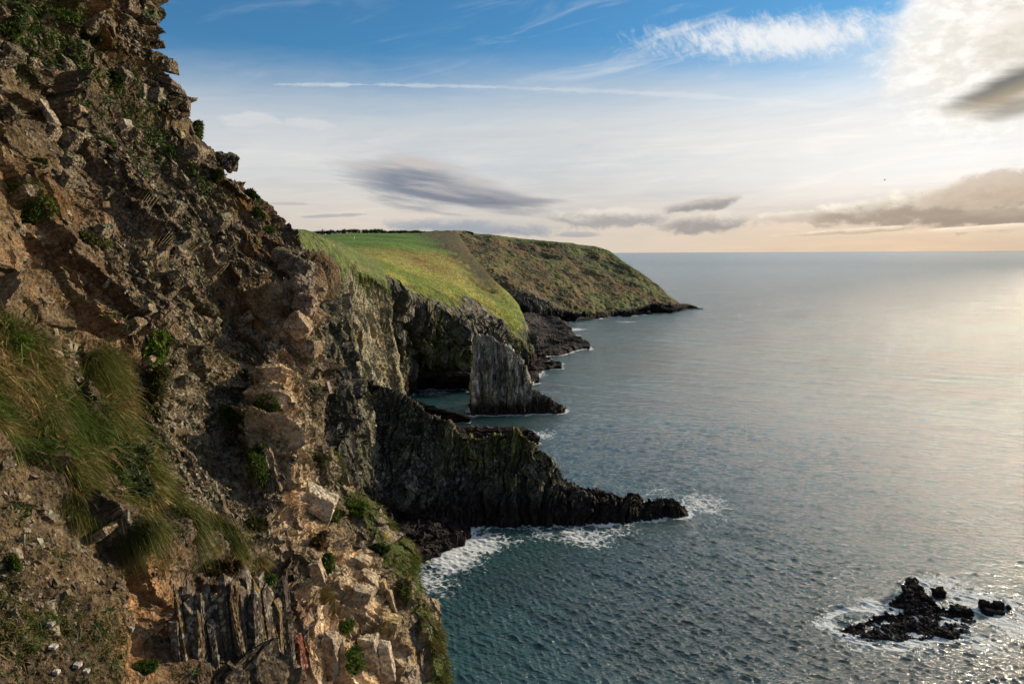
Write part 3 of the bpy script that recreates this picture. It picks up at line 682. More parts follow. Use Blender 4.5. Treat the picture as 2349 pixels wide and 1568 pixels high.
def prom_colour(p, G, r1, r2, e2):
    z = G[..., 2]; ps = p * np.array((1, 1, .12), F)
    n1 = fbm(p * .08, 4, 1); n2 = fbm(p * .5, 4, 2, .6); st = fbm(ps * .5, 4, 3, .6)
    c = np.zeros(p.shape, F) + np.array((.050, .046, .036), F)
    c = lerp(c, np.array((.10, .088, .065), F), sst(n2 + .5 * (r2 - .5), -.05, .4) * .8)
    c = lerp(c, np.array((.125, .115, .022), F), sst(z + n1 * 8 + st * 7, 9, 15) * sst(p[..., 0], -20, -8) * .85)
    c = c * (1 + .6 * (r1 - .5) + .5 * (r2 - .5))[..., None] * (1 - .45 * sst(e2, .08, 0))[..., None]
    c = lerp(c, np.array((.024, .016, .014), F), wetband(z, n1 * 4, 4.5, 8.5) * .92)
    # white guano runs
    runs = sst(fbm(p * np.array((.9, .9, .07), F), 3, 44, .5), .30, .42) * sst(z, 6, 10) * sst(z, 17, 12)
    return lerp(c, np.array((.42, .42, .38), F), runs * .7)
PR = []
for (x, yr, Yr, xb, Yb, dep, z2) in (
        (800, 860, 168, 830, 140, 30, 14), (870, 890, 165, 890, 142, 26, 11), (930, 912, 163, 945, 139, 22, 10), (975, 948, 160, 985, 141, 20, 9.5), (1030, 975, 158, 1040, 143.5, 18, 9),
        (1062, 1003, 157, 1070, 144, 16, 8.5), (1110, 1004, 156, 1115, 144.5, 16, 8.5), (1150, 1002, 155.5, 1152, 145, 15, 8.5), (1190, 988, 155, 1190, 145, 14, 8.5),
        (1215, 1012, 154.5, 1215, 145, 13, 8), (1245, 1036, 154, 1245, 145, 12, 7.5), (1268, 1052, 154, 1270, 145, 12, 7.2), (1287, 1082, 153.5, 1290, 145, 12, 6.6), (1303, 1108, 153, 1310, 145, 12, 6.),
        (1350, 1118, 152.5, 1355, 145, 12, 4.6), (1400, 1130, 152, 1402, 146, 11, 4), (1455, 1140, 152, 1455, 147, 10, 3.4), (1482, 1160, 151.5, 1482, 147.5, 9, 2.6), (1512, 1146, 151.5, 1510, 148, 8, 3.2),
        (1542, 1144, 151.5, 1542, 148.5, 7, 3.4), (1566, 1166, 151, 1566, 149, 5, 2), (1578, 1190, 151, 1578, 150, 3, .2)):
    r = P(x, yr, Yr); zr = r[2]
    PR.append((Q(x, Yr + dep, -4), Q(x, Yr + dep * .4, zr * .55), Q(x, Yr + 1.0, zr - .8), r, Q(x * .7 + xb * .3, Yr * .8 + Yb * .2 + .2, max(z2, min(zr * .55 + z2 * .45, zr - .3))), Q(x * .4 + xb * .6, Yr * .45 + Yb * .55, min(z2, zr * .75)), Q(xb, Yb + 1.0, min(z2 * .45, zr * .5)), Q(xb, Yb - 1.5, -4)))
fin('rock_promontory', PR, 900, 520, M_mid, ((.9, -.3, .05), (.08, .2, 1), (1.3, .6, .13)), prom_colour,
    'long dark rock promontory with a jagged yellow-green crest running out to a low tip', 'rock ridge', seed=31, sc=1.15, amps=(1.1, .8, .36), fb=.45,
    lich=lambda p: np.clip(sst(p[..., 2], 6, 12), 0, 1) * .8)

def stack_colour(p, G, r1, r2, e2):
    z = G[..., 2]; n1 = fbm(p * .1, 4, 1); n2 = fbm(p * .9, 4, 2, .6)
    st = fbm(p * np.array((1.3, 1.3, .10), F), 5, 3, .65)
    c = np.zeros(p.shape, F) + np.array((.30, .28, .25), F)
    c = lerp(c, np.array((.055, .052, .04), F), sst(st, .0, -.3) * .8)
    c = lerp(c, np.array((.62, .61, .58), F), sst(st + .1 * n2, .0, .26) * sst(z, 4, 9) * .9)
    c = lerp(c, np.array((.38, .36, .32), F), sst(z + n1 * 6 + st * 8, 15, 27) * .6)
    c = lerp(c, np.array((.085, .090, .03), F), sst(n1 + n2 * .6, .0, .3) * .6)
    c = c * (1 + .5 * (r1 - .5) + .4 * (r2 - .5))[..., None]
    return lerp(c, np.array((.026, .018, .016), F), wetband(z, n1 * 4, 3.5, 6.5) * .92)
ST = []
for (x, yt, dep, m) in ((1081, 930, 6, .0), (1087, 880, 14, .1), (1090, 815, 18, .2), (1096, 782, 20, .3), (1112, 774, 20, .3), (1130, 777, 20, .3), (1150, 790, 19, .3), (1170, 806, 18, .3), (1188, 820, 17, .3), (1200, 832, 16, .3),
                      (1208, 858, 15, .3), (1214, 878, 14, .3), (1228, 890, 13, .4), (1244, 906, 11, .5), (1262, 917, 9, .6), (1280, 929, 6, .7), (1296, 938, 3, .8)):
    Yf = 250 + (x - 1085) * .012
    ztop = P(x, yt, Yf + 3)[2]
    ST.append((Q(x, Yf + dep, -4), Q(x, Yf + dep * .75, ztop * .45), Q(x, Yf + 4.8, ztop - .8), Q(x, Yf + 3, ztop), Q(x, Yf + 1.8, ztop * .72), Q(x, Yf + .9, ztop * .35 + .3), Q(x, Yf, min(1.6, ztop * .3)), Q(x, Yf - 1.6, -4)))
fin('sea_stack', ST, 520, 560, M_mid, ((1, -.2, .05), (.05, .1, 1), (1, .45, .12)), stack_colour,
    'tall free-standing grey sea stack streaked white, with a sloping top, alone in the cove', 'sea stack', seed=51, sc=1.5, amps=(1.3, .85, .36), fb=.8)

def ledge_colour(p, G, r1, r2, e2):
    z = G[..., 2]; n2 = fbm(p * .3, 4, 2, .6)
    c = np.zeros(p.shape, F) + np.array((.020, .014, .013), F)
    c = lerp(c, np.array((.055, .046, .040), F), sst(n2 + .5 * (r2 - .5) + z * .03, .1, .5) * .6)
    return c * (1 + .4 * (r1 - .5))[..., None]
def steps(p, d):
    return d + .9 * np.sin(p[..., 2] * 1.5 + 2 * fbm(p * .05, 2, 5)) + ridged(p * np.array((.05, .12, .9), F), 2, 6) * .8
def low_ledge(name, pts, label, ns=300, nr=160, seed=0, cat='rock ledge', sc=.6, amps=(1.6, .9, .35), kind=None, extra=steps):
    """pts: x, y of the top edge, Y of the top edge, thickness behind; front foot found on the water at yb"""
    ct = []
    for (x, yt, Yt, dep, Yf) in pts:
        zt = max(P(x, yt, Yt)[2], .2)
        ct.append((Q(x, Yt + dep, -3), Q(x, Yt + dep * .5, zt * .8), Q(x, Yt, zt), Q(x, Yt * .6 + Yf * .4, zt * .85), Q(x, Yt * .25 + Yf * .75, zt * .5), Q(x, Yf, zt * .1), Q(x, Yf - 2, -3)))
    return fin(name, ct, ns, nr, M_wet, ((.2, .1, 1), (1, .2, 0), (1, .3, .3)), ledge_colour, label, cat, extra=extra, seed=seed, sc=sc, amps=amps, fb=.7, kind=kind)
def YW(x, y): return sea(x, y)[1]
low_ledge('rock_ledge', [(1170, 735, 520, 30, YW(1170, 815)), (1215, 722, 560, 30, YW(1215, 818)), (1255, 728, 560, 25, YW(1250, 815)), (1290, 745, 520, 25, YW(1290, 812)), (1312, 763, 480, 20, YW(1318, 804)), (1338, 778, 450, 10, YW(1336, 800)), (1352, 797, 432, 6, YW(1352, 802))],
          'wide dark stepped rock ledge at the foot of the far headland', seed=61)
low_ledge('rock_ledge', [(1180, 790, 430, 20, YW(1180, 866)), (1215, 812, 420, 18, YW(1215, 866)), (1240, 826, 395, 14, YW(1240, 852)), (1265, 834, 375, 8, YW(1265, 846)), (1288, 842, 365, 4, YW(1288, 845))],
          'dark pointed rock ledge just behind the sea stack', ns=220, seed=71)
low_ledge('rock_ledge', [(1195, 838, 360, 14, YW(1195, 890)), (1212, 845, 350, 12, YW(1210, 884)), (1226, 850, 342, 8, YW(1224, 878)), (1236, 866, 330, 4, YW(1235, 878))],
          'small dark rock block peeping out right of the sea stack shoulder', ns=140, seed=81)
low_ledge('rock_ledge', [(880, 868, 292, 20, YW(880, 900)), (930, 862, 292, 20, YW(930, 893)), (1000, 858, 292, 20, YW(1000, 888)), (1060, 858, 292, 16, YW(1060, 886)), (1110, 862, 292, 10, YW(1110, 886))],
          'flat dark wave-cut ledge along the back of the cove under the headland', ns=260, seed=91)
low_ledge('rock_ledge', [(905, 915, 245, 10, YW(905, 965)), (950, 930, 245, 10, YW(950, 958)), (1000, 940, 243, 8, YW(1000, 962)), (1045, 950, 238, 6, YW(1045, 966)), (1074, 957, 236, 3, YW(1074, 962))],
          'low dark rocks in the cove between promontory and sea stack', ns=220, seed=101, sc=1.1, amps=(.9, .6, .3))
low_ledge('rock_ledge', [(1020, 990, 222, 8, YW(1020, 1030)), (1080, 990, 219, 8, YW(1080, 1010)), (1130, 985, 219, 7, YW(1130, 1005)), (1175, 988, 218, 6, YW(1175, 1004)), (1205, 994, 216, 4, YW(1205, 1004)), (1218, 1000, 214, 2, YW(1218, 1003))],
          'low dark reef just behind the crest of the promontory', ns=240, seed=111, sc=1.1, amps=(.9, .6, .3))
low_ledge('rock_ledge', [(1212, 1010, 209, 3, YW(1212, 1017)), (1222, 1005, 209, 4, YW(1222, 1018)), (1234, 1010, 209, 3, YW(1234, 1017))],
          'small black rock awash right of the reef behind the promontory crest', ns=60, nr=60, seed=121, sc=1.6, amps=(.4, .3, .2))
low_ledge('rock_ledge', [(640, 1170, 128, 8, YW(640, 1340)), (760, 1185, 134, 8, YW(760, 1300)), (850, 1175, 138, 8, YW(850, 1285)), (900, 1190, 139, 8, YW(905, 1275)), (950, 1200, 141, 7, YW(955, 1258)), (1000, 1205, 142, 6, YW(1000, 1243)), (1040, 1212, 142.5, 5, YW(1045, 1232)), (1080, 1218, 142, 3, YW(1080, 1226))],
          'dark wet rock shelf at the foot of the promontory in the near bay', ns=320, seed=131, sc=1.3, amps=(.9, .6, .3))
# ------------------------------------------------------------------ spur below the near cliff
def build_spur():
    ct = []
    for (y, xs, Ys) in ((1060, 770, 22.5), (1120, 786, 22), (1185, 868, 21.5), (1230, 890, 21), (1285, 936, 20.4), (1335, 944, 19.6), (1390, 974, 19), (1440, 1000, 18.4), (1500, 990, 17.6), (1568, 1012, 16.8), (1740, 1040, 15)):
        r = [P(xs - 330, y - 10, Ys - 1.6), P(xs - 200, y - 5, Ys - 1.2), P(xs - 110, y, Ys - .9), P(xs - 45, y, Ys - .6), P(xs, y, Ys)]
        e = r[-1]; r += [e + np.array([-.3, 1.5, -.2]), e + np.array([-2, 4.5, -1]), e + np.array([-6, 9, -3.])]
        ct.append(r)
    ns, nr = 520, 420
    G = cr_interp(cr_interp(np.array(ct, float), ns, 0), nr, 1); N = -grid_normals(G).astype(F); p = G.astype(F)
    Bv = frame((.9, -.3, .15), (.15, .1, 1)); pb = (p @ Bv.T.astype(F)) * np.array((1, .5, .3), F)
    h1, e1, r1 = facets(pb * .9, 301, .9); h2, e2, r2 = facets(pb * 2.4, 311, .85)
    n1 = fbm(p * .8, 4, 321); n2 = fbm(p * 3, 4, 322, .6)
    rk = sst(n1 + .6 * (r1 - .5), .02, .22)
    d = (h1 * .55 + h2 * .18) * (.35 + .65 * rk) + n1 * .35 + n2 * .10 + fbm(p * 8, 3, 323) * .04
    Gd = p + N * d[..., None]
    g = np.zeros(p.shape, F) + np.array((.060, .066, .020), F); g = lerp(g, np.array((.12, .085, .035), F), sst(n2, -.1, .3) * .7); g = lerp(g, np.array((.07, .11, .018), F), sst(n1, -.3, 0) * sst(n2, .3, -.1) * .8)
    s_ = np.zeros(p.shape, F) + np.array((.30, .225, .15), F); s_ = lerp(s_, np.array((.20, .16, .12), F), r2); s_ = lerp(s_, np.array((.36, .23, .03), F), sst(fbm(p * 2, 3, 324), .2, .35) * .8)
    c = lerp(g, s_, rk) * (1 + .5 * (r2 - .5))[..., None] * (1 - .4 * sst(e2, .1, 0))[..., None]
    tag(mesh_obj('cliff_spur', Gd, grid_faces(ns, nr, True), M_near, {'col': np.clip(c, .004, .8), 'lich': rk * .8}), 'lower grassy rock spur dropping to the sea beside the near cliff', 'cliff', kind='structure')
    return Gd, 1 - rk, -grid_normals(Gd).astype(F)
SPUR = build_spur()

# ------------------------------------------------------------------ finding places on the built surfaces
def index_surface(G):
    V = G.reshape(-1, 3); x, y, w = to_print(V.astype(float))
    gx = np.clip((x + 200) // 4, 0, 799).astype(int); gy = np.clip((y + 200) // 4, 0, 599).astype(int)
    best = np.full((800, 600), -1, int); o = np.argsort(-w); best[gx[o], gy[o]] = o
    return best
IDX = index_surface(NEAR['G']); SDX = index_surface(SPUR[0])
NV = NEAR['G'].reshape(-1, 3); NN = NEAR['N'].reshape(-1, 3)
SV = SPUR[0].reshape(-1, 3); SN = SPUR[2].reshape(-1, 3)
def on_near(x, y):
    for r in range(0, 40):
        for dx in range(-r, r + 1):
            for dy in (-r, r) if abs(dx) < r else range(-r, r + 1):
                gx, gy = int((x + 200) // 4) + dx, int((y + 200) // 4) + dy
                if 0 <= gx < 800 and 0 <= gy < 600 and IDX[gx, gy] >= 0: return NV[IDX[gx, gy]], NN[IDX[gx, gy]], gx, gy
def on_any(x, y):
    gx, gy = int((x + 200) // 4), int((y + 200) // 4)
    a = on_near(x, y); b = SDX[gx, gy]
    if (IDX[gx, gy] < 0 or abs(NV[IDX[gx, gy]][1] - a[0][1]) > 4) and b >= 0: return SV[b], SN[b]
    if b >= 0 and SV[b][1] < a[0][1]: return SV[b], SN[b]
    return a[0], a[1]
def px(Y): return Y / 1567.0     # metres of one print pixel at that distance

# ------------------------------------------------------------------ blades of grass and leaves
def blades(root, direc, length, width, bend, col, nseg=4, bendv=(0, 0, -1), tipcol=None):
    """many tapering strips in one mesh; all arguments are arrays over blades"""
    n = len(root); s = np.linspace(0, 1, nseg + 1)
    d = direc / (np.linalg.norm(direc, axis=1, keepdims=True) + 1e-9)
    side = np.cross(d, RNG.normal(size=(n, 3))); side /= np.linalg.norm(side, axis=1, keepdims=True) + 1e-9
    bv = np.asarray(bendv, float) * np.ones((n, 3))
    cen = root[:, None] + d[:, None] * (length[:, None] * s)[..., None] + bv[:, None] * ((bend * length)[:, None] * s ** 2)[..., None]
    w = (width[:, None] * (1 - s ** 1.6) ** .9 + width[:, None] * .06)[..., None] * .5
    V = np.stack([cen - side[:, None] * w, cen + side[:, None] * w], 2).reshape(-1, 3)
    b = (np.arange(n) * (nseg + 1) * 2)[:, None, None]; k = (np.arange(nseg) * 2)[None, :, None]
    Fc = (b + k + np.array([0, 1, 3, 2])[None, None]).reshape(-1, 4)
    tc = col if tipcol is None else tipcol
    cc = col[:, None] * (1 - s)[None, :, None] + tc[:, None] * s[None, :, None]
    cc = np.repeat(cc[:, :, None], 2, 2).reshape(-1, 3)
    return V, Fc, cc
def pal(n, *cols, j=.3):
    cols = np.array(cols); k = RNG.integers(0, len(cols), n)
    return np.clip(cols[k] * (1 + RNG.uniform(-j, j, (n, 1))) * (1 + RNG.uniform(-.1, .1, (n, 3))), .003, .6)

def near_grass():
    g = NEAR['grass'].ravel(); vis = np.zeros(len(g), bool); vis[IDX[IDX >= 0]] = True
    n1 = fbm(NV.astype(F) * 1.3, 3, 401)
    w = np.clip(g + .60 * n1 - .52, 0, 1) ** 1.0
    cols = np.tile(np.arange(NEAR['G'].shape[1]), NEAR['G'].shape[0]); w[cols > 780] = 0
    w = w * NV[:, 1] ** 2 ; w /= w.sum()
    n = 125000; nt = 1500
    ci = RNG.choice(len(w), nt, p=w); cc_ = NV[ci]; cn = NN[ci]
    k = RNG.integers(0, nt, n); off = RNG.normal(0, 1, (n, 3)) * (.085 * (cc_[k][:, 1] / 7.5))[:, None]; off -= cn[k] * np.sum(off * cn[k], 1, keepdims=True)
    D = cc_[k][:, 1]; root = cc_[k] + off - cn[k] * .03; q = cc_.astype(F)
    tw = np.stack([fbm(q * .8, 3, 402), fbm(q * .8, 3, 403), fbm(q * .8, 3, 404)], -1) * .8 + RNG.normal(0, .22, (nt, 3))
    d = np.array([.72, -.18, -.34]) + (cn * .40 + np.array([0, 0, .30]) + tw)[k] + off / (.085 * D[:, None] / 7.5) * .28 + RNG.normal(0, .22, (n, 3))
    tl = RNG.uniform(.55, 1.25, nt)
    L = RNG.uniform(.08, .30, n) * tl[k] * (D / 7.5) ** .5 * (1 + .3 * n1[ci][k]); W = RNG.lognormal(-5.0, .50, n) * (D / 7) ** .8
    kk = (fbm(q * .9, 4, 405) + RNG.normal(0, .16, nt))[k] + RNG.normal(0, .14, n); kk = sst(kk, -.10, .26)[:, None]
    c = pal(n, (.075, .115, .018), (.045, .080, .012), (.11, .15, .028)) * (1 - kk) + pal(n, (.25, .17, .060), (.15, .095, .038), (.36, .26, .12)) * kk
    c *= RNG.uniform(.7, 1.2, nt)[k][:, None]
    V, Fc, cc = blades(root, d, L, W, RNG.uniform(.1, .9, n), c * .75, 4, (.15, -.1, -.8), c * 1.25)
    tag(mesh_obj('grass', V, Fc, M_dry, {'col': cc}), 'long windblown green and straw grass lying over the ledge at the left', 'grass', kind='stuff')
near_grass()

def spur_grass():
    w = SPUR[1].ravel() * np.clip(SN[:, 2] + .55, 0.02, 1); cols = np.tile(np.arange(420), 520); w[cols > 330] = 0; w /= w.sum(); n = 42000
    i = RNG.choice(len(w), n, p=w); root = SV[i]
    d = SN[i] * .5 + np.array([.35, 0, -.1]) + RNG.normal(0, .35, (n, 3)); q = root.astype(F)
    k = sst(fbm(q * .9, 4, 415) + RNG.normal(0, .2, n), -.1, .25)[:, None]
    c = pal(n, (.07, .11, .018), (.05, .08, .015), (.10, .14, .02)) * (1 - k) + pal(n, (.17, .12, .045), (.12, .08, .03)) * k
    V, Fc, cc = blades(root, d, RNG.uniform(.12, .32, n), RNG.uniform(.012, .026, n), RNG.uniform(.2, .8, n), c * .8, 3, (.2, 0, -.9), c * 1.2)
    tag(mesh_obj('grass', V, Fc, M_leaf, {'col': cc}), 'short tufted grass on the steep spur beside the near cliff', 'grass', kind='stuff')
spur_grass()

def herbs():
    """small leafy weeds peppered over the upper slope"""
    gr = NEAR['green'].ravel(); n1 = fbm(NV.astype(F) * .9, 4, 431, .6)
    w = np.clip(gr * .45 + .20 + .8 * n1 - .30 + .12 * NEAR['earth'].ravel() - .4 * NEAR['pale'].ravel(), 0, 1) ** 1.5
    cols = np.tile(np.arange(NEAR['G'].shape[1]), NEAR['G'].shape[0]); w[cols > 800] = 0; w *= NV[:, 1] ** 1.5
    w /= w.sum(); m_ = 2400; i = RNG.choice(len(w), m_, p=w); per = 16
    sz = RNG.uniform(.05, .13, m_) * (NV[i][:, 1] / 12) ** .5
    root = np.repeat(NV[i] + NN[i] * .01, per, 0) + RNG.normal(0, 1, (m_ * per, 3)) * np.repeat(sz, per)[:, None] * .5
    d = np.repeat(NN[i] * .6 + np.array([0, 0, .4]), per, 0) + RNG.normal(0, .6, (m_ * per, 3))
    base = np.repeat(pal(m_, (.035, .065, .012), (.045, .075, .016), (.06, .095, .03), (.08, .10, .025)), per, 0)
    V, Fc, cc = blades(root, d, np.repeat(sz, per) * RNG.uniform(.5, 1.2, m_ * per), np.repeat(sz, per) * .30, np.full(m_ * per, .2), base, 2)
    tag(mesh_obj('herbs', V, Fc, M_leaf, {'col': cc}), 'small green weeds peppered over the brown cliff', 'ground cover', kind='stuff')
herbs()

def lichens():
    w = np.clip(NEAR['lichen'].ravel() * 1.2 - .15, 0, 1) * (1 - NEAR['grass'].ravel()) * (1 - .85 * NEAR['slate'].ravel()) * np.clip(.7 + 2.0 * fbm(NV.astype(F) * 1.1, 3, 471), 0, 1.5)
    w = np.clip(w, 0, 9); cols = np.tile(np.arange(NEAR['G'].shape[1]), NEAR['G'].shape[0]); w[cols > 850] = 0; w *= NV[:, 1] ** 1.8; w /= w.sum()
    m_ = 9000; per = 12; i = RNG.choice(len(w), m_, p=w); sz = RNG.uniform(.035, .085, m_)
    root = np.repeat(NV[i], per, 0) + RNG.normal(0, 1, (m_ * per, 3)) * np.repeat(sz, per)[:, None] * .35
    d = np.repeat(NN[i] * .8 + np.array([.1, 0, -.15]), per, 0) + RNG.normal(0, .6, (m_ * per, 3)); sl = np.repeat(sz, per) * RNG.uniform(.5, 1.2, m_ * per)
    c = np.repeat(pal(m_, (.22, .20, .11), (.27, .25, .16), (.17, .16, .08), (.14, .12, .07)), per, 0)
    V, Fc, cc = blades(root, d, sl, sl * .28, np.full(m_ * per, .3), c * .7, 2, (0, 0, -1), c * 1.25)
    tag(mesh_obj('lichen', V, Fc, M_leaf, {'col': cc}), 'shaggy grey-green lichen covering the rock in the middle of the face', 'lichen', kind='stuff')
lichens()

def rubble():
    """angular chips bedded in the face"""
    w = (1 - NEAR['grass'].ravel() * 1.2) * (.10 + NEAR['earth'].ravel() * .5 + NEAR['lichen'].ravel() * .5) * (1 - .75 * NEAR['pale'].ravel()) * np.clip(.6 + 2.4 * fbm(NV.astype(F) * .7, 3, 441), 0, 2)
    w = np.clip(w, 0, 9); cols = np.tile(np.arange(NEAR['G'].shape[1]), NEAR['G'].shape[0]); w[cols > 880] = 0; w *= NV[:, 1] ** 1.6
    w /= w.sum(); n = 12000; i = RNG.choice(len(w), n, p=w); D = NV[i][:, 1]
    sz = RNG.lognormal(-3.75, .55, n) * (D / 12) ** .9; sz = np.minimum(sz, .11)
    box = np.array([[x, y, z] for x in (-1, 1) for y in (-1, 1) for z in (-1, 1)], float)
    V = box[None] * (1 + RNG.uniform(-.45, .35, (n, 8, 3))) * RNG.uniform(.6, 1.2, (n, 1, 3)) * np.array([.45, 1, 1.3]) * sz[:, None, None]
    A = frame((.80, .25, .55), (-.45, .2, .8)).T[None] + RNG.normal(0, .3, (n, 3, 3)); Qm, _ = np.linalg.qr(A); V = np.einsum('nij,nkj->nki', Qm, V) + (NV[i] + NN[i] * (sz * .15)[:, None])[:, None]
    fc = np.array([[0, 1, 3, 2], [4, 6, 7, 5], [0, 4, 5, 1], [2, 3, 7, 6], [0, 2, 6, 4], [1, 5, 7, 3]])
    Fc = (np.arange(n)[:, None, None] * 8 + fc[None]).reshape(-1, 4)
    c = pal(n, (.12, .09, .06), (.15, .115, .075), (.085, .07, .05), (.20, .165, .12), (.12, .10, .07), j=.35); c = np.repeat(c, 8, 0)
    tag(mesh_obj('rubble', V.reshape(-1, 3), Fc, M_near, {'col': c, 'lich': np.full(len(c), .6)}), 'angular stone chips bedded in the brown cliff face', 'rubble', kind='stuff')
rubble()

# ------------------------------------------------------------------ boulders and blocks (things)
def hull_rock(seed, n=13, sub=4, size=(1, 1, 1), rough=.05, pts=None):
    import bmesh
    rg = np.random.default_rng(seed)
    if pts is None and seed not in (1, 3, 4, 11, 21):
        a = np.array([[x, y, z] for x in (-1, 1) for y in (-1, 1) for z in (-1, 1)], float) * rg.uniform(.62, 1.0, (8, 3)); a = np.concatenate([a, rg.normal(0, .55, (4, 3))])
    elif pts is None:
        a = rg.normal(size=(n, 3)); a /= np.linalg.norm(a, axis=1, keepdims=True); a *= rg.uniform(.75, 1.0, (n, 1)); a = np.sign(a) * np.abs(a) ** .55
    else: a = np.array(pts)
    a = a * np.array(size)
    bm = bmesh.new()
    for q in a: bm.verts.new(q)
    r = bmesh.ops.convex_hull(bm, input=bm.verts[:])
    loose = [v for v in bm.verts if not v.link_faces]
    bmesh.ops.delete(bm, geom=loose, context='VERTS')
    bmesh.ops.triangulate(bm, faces=bm.faces[:])
    bmesh.ops.bevel(bm, geom=bm.edges[:], offset=.05 * min(size), segments=1, affect='EDGES')
    bmesh.ops.triangulate(bm, faces=bm.faces[:])
    for _ in range(sub): 
        longe = [e for e in bm.edges if e.calc_length() > max(size) * .07]
        if not longe: break
        bmesh.ops.subdivide_edges(bm, edges=longe, cuts=1); bmesh.ops.triangulate(bm, faces=bm.faces[:])
    bm.normal_update()
    V = np.array([v.co[:] for v in bm.verts], F); N = np.array([v.normal[:] for v in bm.verts], F)
    Fc = np.array([[v.index for v in f.verts] for f in bm.faces], np.int32) if not bm.verts.index_update() else None
    bm.free()
    s = float(min(size)); q = V / s + seed * 3.7
    h, e, r = facets(q * 2.2, seed, .8)
    d = (h * 1.6 + fbm(q * 1.5, 4, seed) * 2.2 + fbm(q * 6, 3, seed + 1, .6) * .8) * rough * s - .5 * rough * s * sst(e, .1, 0)
    V = V + N * d[:, None]
    return V, Fc, N, r
def boulder(x, y, rx, ry, rz, rot, seed, label, colour=(.2, .15, .1), moss=0., sink=.12, rough=.06, name='boulder', group=None, mat=None, wet=0, at=None):
    if at is None:
        pt, nn = on_any(x, y); pt = pt.astype(float)
        s = px(pt[1]); pt = pt + ray(x, y) / np.linalg.norm(ray(x, y)) * (ry * s * sink)
        # centred on the line it is seen along
        d = ray(x, y); pt = np.array([d[0] * pt[1], pt[1], H + d[2] * pt[1]])
    else: pt = np.array(at, float); s = px(pt[1])
    V, Fc, N, r = hull_rock(seed, size=(rx * s, rz * s, ry * s), rough=rough)
    ca, sa = math.cos(R(rot)), math.sin(R(rot))
    RY = np.array([[ca, 0, sa], [0, 1, 0], [-sa, 0, ca]]); V = V @ RY.T; Nr = N @ RY.T
    w = (V + pt).astype(F); sc = 1 / (s * max(rx, ry))
    n1 = fbm(w * sc * 1.6, 4, 71); n2 = fbm(w * sc * 6, 3, 72, .6)
    c = np.zeros(w.shape, F) + np.array(colour, F); c = c * (1 + .5 * (r - .5) + .8 * n2 + .4 * n1)[:, None]
    if moss: c = lerp(c, np.array((.045, .06, .014), F), np.clip(sst(Nr[:, 2] + n1 + .5 * n2, .75 - moss, 1.1 - moss), 0, 1) * .92)
    o = mesh_obj(name, V, Fc, mat or M_stone, {'col': np.clip(c, .003, .8), 'lich': np.full(len(V), 0.05 if wet else .75 * (1 - moss * .5))})
    o.location = pt; tag(o, label, name.replace('_', ' '), group=group); return o
G1 = 'boulders and blocks jutting from the near cliff'
boulder(326, 36, 38, 27, 36, 12, 1, 'dark mossy overhanging boulder at the very top of the cliff edge', (.06, .045, .03), .8, group=G1)
boulder(282, 12, 40, 22, 36, 5, 2, 'dark brown block behind the mossy overhanging boulder at the top', (.10, .07, .045), .3, group=G1)
boulder(362, 102, 15, 13, 18, 0, 3, 'small mossy knob below the overhanging boulder on the skyline', (.08, .06, .04), .7, group=G1)
boulder(425, 238, 15, 19, 20, 0, 4, 'small rounded reddish brown boulder sticking out of the skyline above the dark clump', (.11, .065, .045), .05, rough=.04, group=G1)
boulder(402, 238, 15, 14, 20, 10, 5, 'grey-brown stone wedged beside the rounded reddish boulder', (.14, .10, .07), .1, group=G1)
boulder(396, 204, 26, 7, 26, 14, 6, 'thin dark flat slab jutting over the sky from stacked layers', (.10, .085, .065), 0, group=G1)
boulder(386, 188, 24, 6, 26, 16, 7, 'thin slab just above the jutting dark slab in the stacked layers', (.13, .105, .075), 0, group=G1)
boulder(383, 150, 22, 15, 26, 8, 8, 'rounded mossy block above the stacked thin slabs', (.09, .07, .045), .3, group=G1)
boulder(355, 222, 26, 16, 24, -8, 9, 'pale grey-green lichened block below the stacked slabs', (.19, .17, .12), .05, group=G1)
boulder(325, 212, 12, 18, 14, 0, 10, 'upright pale stone left of the lichened block', (.17, .14, .10), 0, group=G1)
boulder(522, 366, 30, 27, 30, 35, 11, 'large dark rounded boulder bulging from the middle of the skyline', (.065, .045, .034), .15, rough=.08, group=G1)
boulder(112, 262, 9, 34, 12, -32, 12, 'pale pointed slab leaning in the upper left slope', (.30, .24, .18), 0, group=G1)
boulder(285, 288, 14, 12, 14, -30, 13, 'pale stone lying beside a dark hollow in the upper slope', (.36, .31, .26), 0, group=G1)
boulder(684, 612, 36, 26, 34, 28, 14, 'big squared lichen-spotted block standing out at the cliff shoulder', (.17, .14, .105), .05, rough=.10, group=G1)
boulder(690, 655, 26, 22, 28, 30, 15, 'lower corner block of the cliff shoulder, mottled with lichen', (.20, .155, .115), 0, rough=.10, group=G1)
boulder(660, 588, 34, 20, 34, 10, 16, 'flat-topped brown block above the cliff shoulder', (.17, .13, .095), .1, group=G1)
boulder(688, 742, 26, 32, 30, -34, 17, 'smooth tan angular slab catching the sun below the shoulder', (.40, .29, .19), 0, rough=.06, group=G1)
boulder(700, 788, 40, 22, 34, 18, 18, 'wedge-shaped brown overhang under the tan angular slab', (.19, .14, .09), .05, rough=.06, group=G1)
boulder(700, 695, 28, 26, 30, 10, 19, 'pinkish brown cracked block between shoulder and tan slab', (.24, .165, .12), 0, rough=.09, group=G1)
boulder(735, 1150, 38, 34, 30, 25, 20, 'white streaked broken block at the foot of the pale column', (.48, .42, .32), 0, group=G1)
boulder(828, 1290, 26, 24, 26, 20, 21, 'rounded pale yellowish block topping the lower rock pile', (.32, .25, .16), 0, rough=.03, group=G1)
boulder(845, 1330, 30, 20, 26, 30, 22, 'flat sharp-edged pale slab in the lower rock pile', (.36, .29, .20), 0, rough=.025, group=G1)
